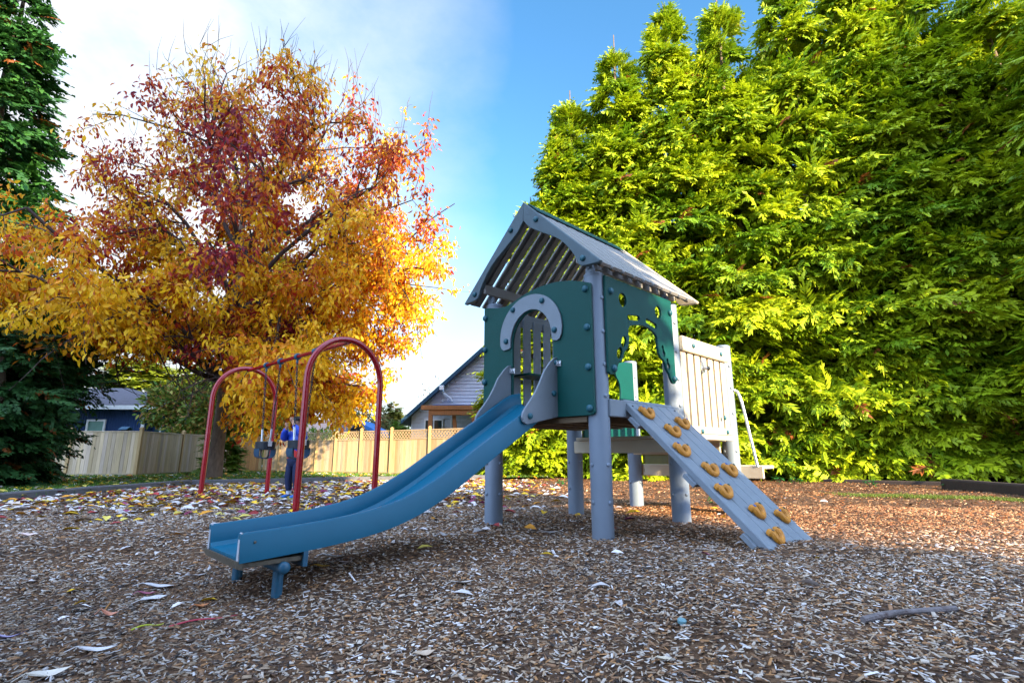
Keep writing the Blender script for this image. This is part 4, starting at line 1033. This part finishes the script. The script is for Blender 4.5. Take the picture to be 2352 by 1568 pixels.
for sg in (1, -1):
    def rp(x, z, y, sg=sg): return Vector((Wd / 2 + sg * (x - Wd / 2), y, z))
    xs = -.42; zs = ew + sl * xs
    m.add([rp(xs, zs, -.4), rp(Wd / 2, apz, -.4), rp(Wd / 2, apz + .16, -.4), rp(xs, zs + .16, -.4), rp(xs, zs, 7.3), rp(Wd / 2, apz, 7.3), rp(Wd / 2, apz + .16, 7.3), rp(xs, zs + .16, 7.3)], [(0, 1, 2, 3), (4, 7, 6, 5), (0, 4, 5, 1), (3, 2, 6, 7), (0, 3, 7, 4)])
m.build('roof', M['shingle'], gh, smooth=False)
m = MB()
m.add([(xs, -.45, zs - .02), (Wd / 2, -.45, apz - .02), (Wd / 2, -.45, apz + .19), (xs, -.45, zs + .19), (xs, -.405, zs - .02), (Wd / 2, -.405, apz - .02), (Wd / 2, -.405, apz + .19), (xs, -.405, zs + .19)], [(0, 1, 2, 3), (4, 7, 6, 5), (0, 4, 5, 1), (3, 2, 6, 7), (0, 3, 7, 4), (1, 5, 6, 2)])
m.build('fascia', M['bluefascia'], gh, smooth=False)
gl = lambda u, v: (at(u, v, Y)[0] - gx0, at(u, v, Y)[2])
(a0, z1), (a1, z0) = gl(975, 962), gl(1018, 989); e = .07
m = MB(); m.box(a0, a1, -.08, -.04, z1 - e, z1); m.box(a0, a1, -.08, -.04, z0, z0 + e); m.box(a0, a0 + e, -.08, -.04, z0 + e, z1 - e); m.box(a1 - e, a1, -.08, -.04, z0 + e, z1 - e); m.box((a0 + a1) / 2 - .03, (a0 + a1) / 2 + .03, -.08, -.04, z0 + e, z1 - e)
wf = m.build('window', M['white'], gh); m = MB(); m.box(a0 + e, a1 - e, -.055, -.036, z0 + e, z1 - e); m.build('pane', M['glass'], wf)
m = MB(); a0 = gl(1037, 960)[0]; m.box(a0 - .05, a0 + .05, -.07, -.036, -.2, gl(1037, 925)[1]); m.build('corner_board', M['white'], gh)
pts = [(*gl(1019, 896),), (*gl(1020, 904),), (*gl(1036, 916),), (*gl(1039, 922),)]
m = MB(); m.tube([(a, -.3 + .06 * i, z) for i, (a, z) in enumerate(pts)], .055, 8); a, z = gl(1018, 894); m.box(a - .12, a + .10, -.6, -.46, z - .1, z + .12, .02); m.build('downspout', M['white'], gh)
m = MB(); a, z = gl(1024, 918); m.lathe([(.03, 0), (.07, .1), (.07, .12)], 10, facing((-.4, -1, -.4), (a - .08, -.05, z))); m.lathe([(.03, 0), (.07, .1), (.07, .12)], 10, facing((.5, -1, -.5), (a + .1, -.05, z))); m.build('floodlight', M['white'], gh)
PYo = -1.6
pl = lambda u, v: (at(u, v, Y + PYo)[0] - gx0, at(u, v, Y + PYo)[2])
(a0, z1), (_, z0) = pl(968, 931), pl(968, 941); (a1, zr) = pl(1180, 924)
m = MB(); m.box(a0, a1 + 1, PYo - .1, PYo + .1, z0, z1, .01); m.box(a0 + .35, a1 + 1, PYo - .06, PYo + .06, z0 - .24, z0 - .003, .01)
for u in (989, 1088): a, _ = pl(u, 960); m.box(a - .09, a + .09, PYo - .09, PYo + .09, -.2, z0 - .245, .008)
pa, pb = pl(1042, 945)[0], pl(1051, 985)[0]
m.prism([(pa - .08, z0 - .245), (pa + .08, z0 - .245), (pb + .10, .6), (pb - .10, .6)], PYo + .14, PYo + .28, lambda p, q, t: Vector((p, t, q)))
m.build('porch_frame', M['cedarbeam'], gh)
m = MB(); m.box(a0 + .5, a1 + 1, PYo - .05, -.06, z1 + .003, z1 + .05, .01); m.build('porch_roof', M['brightblue'], gh)
# small house with the bright blue roof edge
Y = 40; sx = at(800, 990, Y)[0]; sh = empty('small_house', (sx, Y, 0), 'small cream house with a bright blue roof edge beyond the lattice fence', 'house')
m = MB(); pA = at(817, 962, Y); pB = at(872, 994, Y); wA = pA[0] - sx; wB = pB[0] - sx
m.prism([(wA * 2 - wB + .3, -.3), (wB - .3, -.3), (wB - .3, pB[2] + .12), (wA, pA[2] - .1), (wA * 2 - wB + .3, pB[2] + .12)], 0, 5, lambda p, q, t: Vector((p, t, q))); m.build('wall', M['cream'], sh, smooth=False)
m = MB(); 
for sg in (1, -1):
    f = lambda p, q, t, sg=sg: Vector((wA + sg * (p - wA), t, q))
    m.prism([(wA, pA[2]), (wB + .1, pB[2]), (wB + .1, pB[2] - .28), (wA, pA[2] - .3)], -.5, 5.3, f)
m.build('roof', M['brightblue'], sh, smooth=False)
m = MB(); m.box(wA - .9, wA + .5, -.05, -.005, pB[2] - .5, pB[2] + .25); m.build('window', M['bluefascia'], sh)
# low grey roofed house behind the trunk
Y = 33; sx = at(400, 990, Y)[0]; lx = at(790, 990, Y)[0] - sx; lh = empty('low_house', (sx, Y, 0), 'long low house with a pale grey shingle roof behind the autumn tree trunk', 'house')
ez2 = at(600, 1003, Y)[2]; rz2 = at(600, 968, Y + 3)[2]
m = MB(); m.box(.3, lx - .3, .3, 6, -.3, ez2); m.build('wall', M['greywall'], lh, smooth=False)
m = MB(); m.prism([(-.2, ez2 - .02), (3, rz2), (6.4, ez2 - .02), (6.4, ez2 + .1), (3, rz2 + .14), (-.2, ez2 + .1)], 0, lx, lambda p, q, t: Vector((t, p, q))); m.build('roof', M['shingle'], lh, smooth=False)
# bird feeder
p = at(288, 990, 21.5)
bf = empty('bird_feeder', (p[0], 21.5, 0), 'small dark wooden bird feeder on a pole above the left fence', 'bird feeder')
m = MB(); m.tube([(0, 0, -.2), (0, 0, p[2] - .12)], .022, 8); m.build('pole', M['timber'], bf)
m = MB(); m.box(-.16, .16, -.12, .12, p[2] - .12, p[2] - .09, .004); m.box(-.12, .12, -.08, .08, p[2] - .088, p[2] + .06, .004); m.build('tray', M['logdark'], bf)
m = MB(); m.prism([(-.2, p[2] + .05), (0, p[2] + .16), (.2, p[2] + .05), (.2, p[2] + .075), (0, p[2] + .19), (-.2, p[2] + .075)], -.18, .18, lambda a_, b_, t_: Vector((t_, a_, b_))); m.build('roof', M['bluefascia'], bf, smooth=False)

# ------------------------------------------------------------------ edging, logs, sticks
def timber(a, b, w, h, material, name, label, cat, group=None, z=-.03):
    a = Vector((*a, 0)); b = Vector((*b, 0)); d = b - a
    m = MB(); n = max(2, int(d.length / .6)); vs = []; r = random.Random(int(a.x * 100))
    prof_ = [(-w / 2, 0), (w / 2, 0), (w / 2, h * .85), (w / 2 - .02, h), (-w / 2 + .02, h), (-w / 2, h * .85)]
    s_ = Vector((-d.y, d.x, 0)).normalized()
    for i in range(n + 1):
        c = d * (i / n); j = r.uniform(-.008, .008)
        for (x, q) in prof_: vs.append(c + s_ * (x + j) + Vector((0, 0, q + j)))
    fs = [(i * 6 + k, i * 6 + (k + 1) % 6, (i + 1) * 6 + (k + 1) % 6, (i + 1) * 6 + k) for i in range(n) for k in range(6)] + [(5, 4, 3, 2, 1, 0), tuple(n * 6 + k for k in range(6))]
    m.add(vs, fs); o = m.build(name, material, None, smooth=False); o.location = a + Vector((0, 0, z)); return tag(o, label, cat, group)
timber(EDGE[1], EDGE[2], .16, .17, M['timber'], 'edging_timber', 'weathered grey edging timber running in from the left edge of the photo', 'edging', 'timbers edging the lawn')
timber((EDGE[2][0] + .05, EDGE[2][1] + .07), EDGE[3], .16, .17, M['timber'], 'edging_timber', 'weathered grey edging timber behind the swings, passing the tree trunk', 'edging', 'timbers edging the lawn')
timber((EDGE[3][0] + .05, EDGE[3][1] + .02), EDGE[4], .16, .17, M['timber'], 'edging_timber', 'weathered grey edging timber beyond the raised part of the slide', 'edging', 'timbers edging the lawn')
timber((EDGE[0][0], -2), (EDGE[1][0], EDGE[1][1] - .06), .16, .17, M['timber'], 'edging_timber', 'weathered grey edging timber left of the photo', 'edging', 'timbers edging the lawn')
la, lb = G(2185, 1122), G(2352, 1136); lv = (lb - la); la2 = la - lv * .05; lb2 = la + lv * 1.9
timber(la2[:2] + np.array([.1, .15]), lb2[:2], .24, .24, M['logdark'], 'edging_log', 'dark log edging at the foot of the hedge by the right edge', 'log', 'dark logs under the hedge')
la, lb = G(1895, 1108), G(2175, 1116); timber(la[:2] + np.array([.1, .2]), lb[:2] + np.array([.05, .2]), .2, .13, M['logdark'], 'edging_log', 'dark log edging half hidden under the hedge right of the ramp', 'log', 'dark logs under the hedge')
def onbed(u, v):
    p = G(u, v)
    for _ in range(6): p = G(u, v, float(gz(p[0], p[1])))
    return p
a, b = onbed(1983, 1432), onbed(2190, 1402)
m = MB(); k = 12; pts = []; rr = []
for i in range(k + 1):
    t = i / k; q = a * (1 - t) + b * t + np.array([0, 0, .018 + .006 * math.sin(t * 5)]) + np.array([.008 * math.sin(t * 7), .012 * math.sin(t * 4), 0]); pts.append(q - a); rr.append(.0155 + .002 * math.sin(9 * t))
m.tube(pts, rr, 10); M['stick'] = mat('grey_stick', (.15, .13, .13), .85, .4, 20, .5, 60, dirt=((.07, .045, .04), 12, .5, .65))
o = m.build('stick', M['stick']); o.location = a; tag(o, 'thick grey bare stick lying on the chips at the lower right', 'stick')
for (u0, v0, u1, v1, col, lab) in ((300, 1452, 375, 1435, (.35, .38, .02), 'thin yellow green twig on the mulch at lower left'), (388, 1444, 545, 1415, (.40, .03, .06), 'thin crimson twig on the mulch right of the yellow twig'), (236, 1412, 252, 1378, (.30, .13, .03), 'short brown leaf stalk sticking up beside a curled leaf')):
    a, b = onbed(u0, v0), onbed(u1, v1); m = MB()
    m.tube([(a * (1 - t) + b * t - a + np.array([0, .02 * math.sin(t * 3), .012 + .008 * math.sin(t * 6)])) for t in np.linspace(0, 1, 9)], [.0045] * 7 + [.003, .002], 6)
    mm = mat('twig_colour', col, .6, .2, 30); o = m.build('twig', mm); o.location = a; tag(o, lab, 'twig')

# ------------------------------------------------------------------ named near leaves
def near_leaf(u, v, L, rot, col, curl, lab, wr=.36):
    p = onbed(u, v); n = 9; vs = []; r = random.Random(int(u * 3 + v))
    for i in range(n + 1):
        t = i / n; w = L * wr * math.sin(math.pi * min(1, t ** .8)) * .5 + .001; zc = curl * L * (t - .5) ** 2 * 2
        for k in (-1, -.5, 0, .5, 1): vs.append((t * L - L / 2, k * w + .01 * math.sin(t * 5) * L, .012 + zc + abs(k) * w * .35 * (1 + .3 * math.sin(9 * t + k))))
    fs = [(i * 5 + k, i * 5 + k + 1, (i + 1) * 5 + k + 1, (i + 1) * 5 + k) for i in range(n) for k in range(4)]
    vs2 = [(x, y, z - .0016) for x, y, z in vs]; o_ = len(vs)
    fs += [tuple(reversed([q + o_ for q in f])) for f in fs[:]]
    m = MB(); m.add(vs + vs2, fs); m.tube([(-L / 2 - L * .3, .02 * L, .01), (-L / 2, 0, .014 + curl * L * .5), (0, 0, .010)], [.0025, .0025, .001], 5)
    mm = mat('leaf_colour', col, .55, .2, 18, dirt=((col[0] * .4, col[1] * .3, col[2] * .3), 25, .62, .7)); o = m.build('fallen_leaf', mm, None)
    o.location = p; o.rotation_euler = (r.uniform(-.15, .15), r.uniform(-.1, .1), rot); tag(o, lab, 'leaf', 'single fallen leaves near the camera')
PALE = (.52, .50, .50)
for a_ in ((362, 1352, .20, .15, PALE, .2, 'long pale leaf, upper one of the cluster at lower left'), (338, 1368, .12, .1, (.28, .07, .12), .3, 'dull purple leaf between two pale leaves of the lower left cluster'), (352, 1380, .15, .9, PALE, .15, 'broad pale leaf, lower one of the cluster at lower left', .5),
           (252, 1416, .10, .2, (.5, .20, .12), .6, 'curled orange and pale leaf beside the upright stalk'), (452, 1326, .13, .5, PALE, .2, 'pale leaf left of the slide leg mound'), (481, 1314, .08, -.9, PALE, .8, 'small cupped pale leaf just below the slide exit'),
           (222, 1499, .17, .22, PALE, .25, 'long narrow pale leaf near the bottom left, right of the purple leaf', .22), (112, 1556, .15, .5, (.55, .5, .42), .3, 'torn pale leaf at the bottom left edge of the photo'), (20, 1470, .13, .35, (.30, .26, .42), .4, 'bluish purple leaf at the left edge of the photo'),
           (975, 1508, .10, .3, (.50, .38, .27), .3, 'tan leaf at the bottom centre of the photo', .5), (1526, 1522, .07, .1, (.52, .45, .34), .3, 'small rounded pale leaf at the bottom right of centre', .7), (462, 1397, .08, .6, (.45, .16, .05), .4, 'yellow and red leaf behind the crimson twig', .55),
           (765, 1281, .17, -.05, PALE, .15, 'pale narrow leaf right of the slide leg', .25), (795, 1296, .09, .4, (.5, .4, .38), .4, 'pinkish leaf right of the slide leg, lowest of three', .6), (740, 1304, .11, .0, (.5, .28, .03), .2, 'orange leaf right of the slide leg'),
           (1065, 1342, .16, .2, (.5, .45, .4), .2, 'pale curled leaf on the open chips in front of the tower', .3), (1262, 1225, .16, .05, PALE, .2, 'long pale leaf left of the near tower post', .25), (945, 1222, .14, .5, PALE, .5, 'pale folded leaf under the middle of the slide', .5), (1021, 1233, .10, -.4, PALE, .6, 'pale upright leaf under the slide near the rear post', .6),
           (930, 1196, .13, 0, (.35, .04, .08), .2, 'crimson leaf under the middle of the slide'), (66, 1232, .14, .2, (.66, .5, .45), .3, 'pinkish pale leaf at the left, nearest of the leaf carpet', .5)):
    near_leaf(*a_)
m = MB(); m.lathe([(.020, 0), (.022, .006), (.022, .016), (.018, .02), (.004, .021)], 14); o = m.build('bottle_cap', mat('cap_blue', (.12, .26, .30), .4)); p = onbed(1566, 1434); o.location = p + np.array([0, 0, .008]); o.rotation_euler = (.2, .1, 0); tag(o, 'small pale blue cap lying on the chips at lower centre', 'cap')
def stone(u, v, r_, col, lab, name='stone'):
    bm = bmesh.new(); bmesh.ops.create_icosphere(bm, subdivisions=3, radius=r_)
    rs = random.Random(u)
    ph = [rs.uniform(0, 6) for _ in range(6)]
    for q in bm.verts:
        n_ = q.co.normalized(); k = 1 + .16 * math.sin(3 * n_.x + ph[0]) * math.sin(4 * n_.y + ph[1]) + .1 * math.sin(7 * n_.z + ph[2] + 3 * n_.x); q.co = Vector((q.co.x * 1.3, q.co.y, q.co.z * .7)) * k
    me = bpy.data.meshes.new(name); bm.to_mesh(me); bm.free(); me.materials.append(mat('stone', col, .8, .3, 20, .5, 60)); o = link(bpy.data.objects.new(name, me)); p = onbed(u, v); o.location = p + np.array([0, 0, r_ * .3]); tag(o, lab, 'stone')
stone(1708, 1172, .045, (.12, .13, .15), 'dark grey stone at the right foot of the ramp'); stone(1716, 1180, .03, (.45, .45, .48), 'pale grey stone beside the dark stone at the right foot of the ramp')

# ------------------------------------------------------------------ wood chips (uncountable)
def in_bed(x, y):
    e = np.array(EDGE); ok = np.ones(len(x), bool)
    ok &= x > np.interp(y, [-6, 8.9, 13.6, 13.61, 60], [-8.45, -8.45, -8.15, -8.15, -8.15])
    ok &= ~((y > 13.5) & (y > np.interp(x, [-8.3, -4.2, -.6, 1.5, 30], [13.5, 15.65, 16.8, 17.5, 30])))
    return ok
def scatter_px(n, v0, v1, pw, xpad=60):
    """random bed points, spread evenly in the view with density ~ depth^-pw"""
    out = []
    return out
def bedpoints(n, y0, y1, dens):
    y = y0 + (y1 - y0) * rng.random(n * 6); hw = np.minimum(1.08 * y + .35, 13.2); x = (rng.random(n * 6) * 2 - 1) * hw
    keep = rng.random(n * 6) < dens(x, y) * hw / hw.max(); x, y = x[keep], y[keep]; k = in_bed(x, y); return x[k][:n], y[k][:n]
CH = np.array([(.45, .38, .31), (.33, .23, .145), (.22, .115, .055), (.07, .036, .02), (.37, .18, .065), (.62, .58, .56), (.025, .014, .009)])
def chips(x, y, Ls, Ws, box, pw):
    n = len(x); L = Ls * np.exp(rng.normal(0, .42, n)); Wd = np.minimum(Ws * np.exp(rng.normal(0, .4, n)), L * .6)
    z = gz(x, y) + rng.uniform(.0, .014, n)
    az = rng.uniform(0, math.pi, n); el = rng.normal(0, .2, n); D = np.c_[np.cos(az) * np.cos(el), np.sin(az) * np.cos(el), np.sin(el)]
    Nn = unit(np.c_[rng.normal(0, .3, n), rng.normal(0, .3, n), np.ones(n)]); Sd = unit(np.cross(Nn, D)); Nn = unit(np.cross(D, Sd))
    c = CH[rng.choice(len(CH), n, p=pw)]
    patch = .5 + .5 * np.sin(1.1 * x + 2.3 * np.sin(.7 * y)) * np.sin(.9 * y + 1.7 * np.sin(.8 * x))
    c = c * rng.uniform(.7, 1.2, (n, 1)) * (.78 + .4 * patch)[:, None]
    T = Wd * rng.uniform(.18, .4, n)
    rw = (ss(.6, 3.2, x + .25 * (y - 5)) * ss(3.6, 6.2, y))[:, None]; c = c * (1 - rw + rw * np.array([1.02, .66, .36]))      # chips grade to red-brown toward the far right
    dk = (ss(-.2, -1.8, x) * ss(4.6, 2.6, y))[:, None]; c = c * (1 - .38 * dk)                                            # chips get darker toward the near left
    if box:
        k = np.array([(-.5, -.35, 0), (.42, -.5, 0), (.5, .3, 0), (-.38, .5, 0), (-.46, -.3, 1), (.36, -.42, 1), (.44, .26, 1), (-.34, .42, 1)])
        f = np.array([(4, 5, 6, 7), (0, 1, 5, 4), (1, 2, 6, 5), (2, 3, 7, 6), (3, 0, 4, 7)])
    else:
        k = np.array([(-.5, -.4, 0), (.5, -.3, 0), (.45, .4, .4), (-.45, .35, .4)]); f = np.array([(0, 1, 2, 3)])
    P = np.c_[x, y, z]
    V = P[:, None] + (k[:, 0][None] * L[:, None])[..., None] * D[:, None] + (k[:, 1][None] * Wd[:, None])[..., None] * Sd[:, None] + (k[:, 2][None] * T[:, None])[..., None] * Nn[:, None]
    m = len(k); Fc = (np.arange(n)[:, None, None] * m + f[None]).reshape(-1, 4)
    return V.reshape(-1, 3), Fc, np.repeat(c, m, 0)
parts = []
pw0 = [.20, .18, .19, .17, .09, .08, .09]
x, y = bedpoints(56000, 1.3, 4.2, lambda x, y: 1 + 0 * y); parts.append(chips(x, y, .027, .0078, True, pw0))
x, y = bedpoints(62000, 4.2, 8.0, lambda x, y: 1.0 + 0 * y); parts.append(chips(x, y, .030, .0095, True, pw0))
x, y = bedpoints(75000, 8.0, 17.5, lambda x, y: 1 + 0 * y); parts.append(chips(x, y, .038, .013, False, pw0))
Vs, Fs, Cs, o_ = [], [], [], 0
for V, Fc, C in parts: Vs.append(V); Fs.append(Fc + o_); Cs.append(C); o_ += len(V)
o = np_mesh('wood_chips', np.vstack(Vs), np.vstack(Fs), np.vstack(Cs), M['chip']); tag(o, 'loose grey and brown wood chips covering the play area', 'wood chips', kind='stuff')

# ------------------------------------------------------------------ leaf carpet
LC = np.array([(.60, .56, .55), (.68, .42, .02), (.62, .26, .02), (.36, .04, .04), (.22, .03, .09), (.50, .40, .32), (.62, .50, .10)])
def carpet(n, fx, L0, p):
    x, y = fx(n); n = len(x); L = L0 * rng.uniform(.6, 1.25, n); lawn = ~in_bed(x, y)
    z = np.where(lawn, .068, gz(x, y) + .010) + rng.uniform(0, .02, n)
    az = rng.uniform(0, 2 * math.pi, n); D = np.c_[np.cos(az), np.sin(az), rng.normal(.05, .16, n)]; Nn = unit(np.c_[rng.normal(0, .28, n), rng.normal(0, .28, n), np.ones(n)])
    c = LC[rng.choice(len(LC), n, p=p)] * rng.uniform(.75, 1.15, (n, 1))
    return leaves(np.c_[x, y, z], D, Nn, L, L * rng.uniform(.32, .5, n), c, rng, fold=.5)
def f_bed(n):
    x = rng.uniform(-8.4, 1.5, n * 4); y = rng.uniform(5.2, 16.6, n * 4); d = ss(5.4, 9.2, y - .2 * np.abs(x + 5)) * ss(1.8, -3.0, x) * .97 + .025
    k = (rng.random(n * 4) < d) & in_bed(x, y); return x[k][:n], y[k][:n]
def f_lawn(n):
    x = rng.uniform(-16, 1.2, n * 3); y = rng.uniform(8, 23, n * 3); fl = np.interp(x, [-20, -13, -12.9, -11.2, -1], [18.2, 18.2, 22, 23.4, 17.8])
    k = (~in_bed(x, y)) & (y < fl); return x[k][:n], y[k][:n]
def f_sparse(n):
    y = rng.uniform(3.2, 9.5, n * 3); x = rng.uniform(-1, .6, n * 3) * y; k = in_bed(x, y); return x[k][:n], y[k][:n]
Vs, Fs, Cs, o_ = [], [], [], 0
for a_ in ((4600, f_bed, .17, [.36, .22, .12, .08, .05, .10, .07]), (2600, f_lawn, .17, [.22, .36, .12, .04, .03, .08, .15]), (110, f_sparse, .12, [.55, .12, .05, .02, .01, .2, .05])):
    V, Fc, C = carpet(*a_); Vs.append(V); Fs.append(Fc + o_); Cs.append(C); o_ += len(V)
o = np_mesh('leaf_carpet', np.vstack(Vs), np.vstack(Fs), np.vstack(Cs), M['litter']); tag(o, 'carpet of pale and yellow fallen leaves around the swings and on the lawn', 'fallen leaves', kind='stuff')

# ------------------------------------------------------------------ grass and weeds
def blades(x, y, z, h, c):
    n = len(x); az = rng.uniform(0, 2 * math.pi, n); w = .006 + .004 * rng.random(n); s_ = np.c_[np.cos(az), np.sin(az), 0 * az]; ln = np.c_[rng.normal(0, .35, n), rng.normal(0, .35, n), np.ones(n)]
    P = np.c_[x, y, z]; V = np.stack([P - s_ * w[:, None], P + s_ * w[:, None], P + ln * h[:, None]], 1); return V.reshape(-1, 3), np.arange(3 * n).reshape(-1, 3), np.repeat(c, 3, 0)
x, y = f_lawn(26000); n = len(x); V1, F1, C1 = blades(x, y, np.full(n, .058), rng.uniform(.04, .10, n), np.array([.07, .17, .015]) * rng.uniform(.5, 1.5, (n, 1)))
o = np_mesh('lawn_grass', V1, F1, C1, M['grass']); tag(o, 'short green lawn grass between the timber edging and the fences', 'grass', kind='stuff')
c0, c1 = G(1960, 1136), G(2352, 1150); n = 9000; t = rng.random(n) * 1.5; x = c0[0] + (c1[0] - c0[0]) * t + rng.normal(0, .22, n); y = c0[1] + (c1[1] - c0[1]) * t + rng.normal(0, .32, n)
V1, F1, C1 = blades(x, y, gz(x, y), rng.uniform(.015, .05, n), np.array([.10, .15, .012]) * rng.uniform(.5, 1.4, (n, 1)))
o = np_mesh('moss', V1, F1, C1, M['grass']); tag(o, 'low mossy green growth along the mulch in front of the hedge', 'moss', kind='stuff')
wl = ['weed with round leaves under the hedge beside the end of the dark log', 'weed with round leaves under the hedge behind the foot of the ramp', 'small weed in the shade under the hedge right of the stair', 'small leafy weed under the hedge between the ramp and the dark log', 'small green weed on the mulch behind the tower, right of its rear post', 'green weed at the foot of the fence end left of the tower']
for k, (u, v) in enumerate(((2185, 1122), (1828, 1112), (1790, 1108), (1998, 1118), (1660, 1160), (1290, 1118))):
    p = onbed(u, v); r_ = np.random.default_rng(90 + k); n = 26; az = r_.uniform(0, 6.28, n); rr = r_.uniform(.01, .16, n)
    P = np.c_[np.cos(az) * rr, np.sin(az) * rr, r_.uniform(.04, .16, n)]
    V, Fc, C = leaves(P, np.c_[np.cos(az), np.sin(az), r_.normal(0, .3, n)], np.tile([0, 0, 1.], (n, 1)), r_.uniform(.05, .10, n), r_.uniform(.05, .08, n), np.array([.03, .16, .03]) * r_.uniform(.6, 1.4, (n, 1)), r_)
    t = empty('weed', p, wl[k], 'weed', 'weeds along the hedge'); np_mesh('leaf_cluster', V, Fc, C, M['conifer'], t)
    m = MB()
    for q in range(0, n, 2): m.tube([(0, 0, -.02), tuple(P[q])], .003, 4)
    m.build('stem', M['grass'] if False else M['twig'], t)
SC.cycles.use_denoising = True
SC.cycles.max_bounces = 6; SC.cycles.transparent_max_bounces = 4
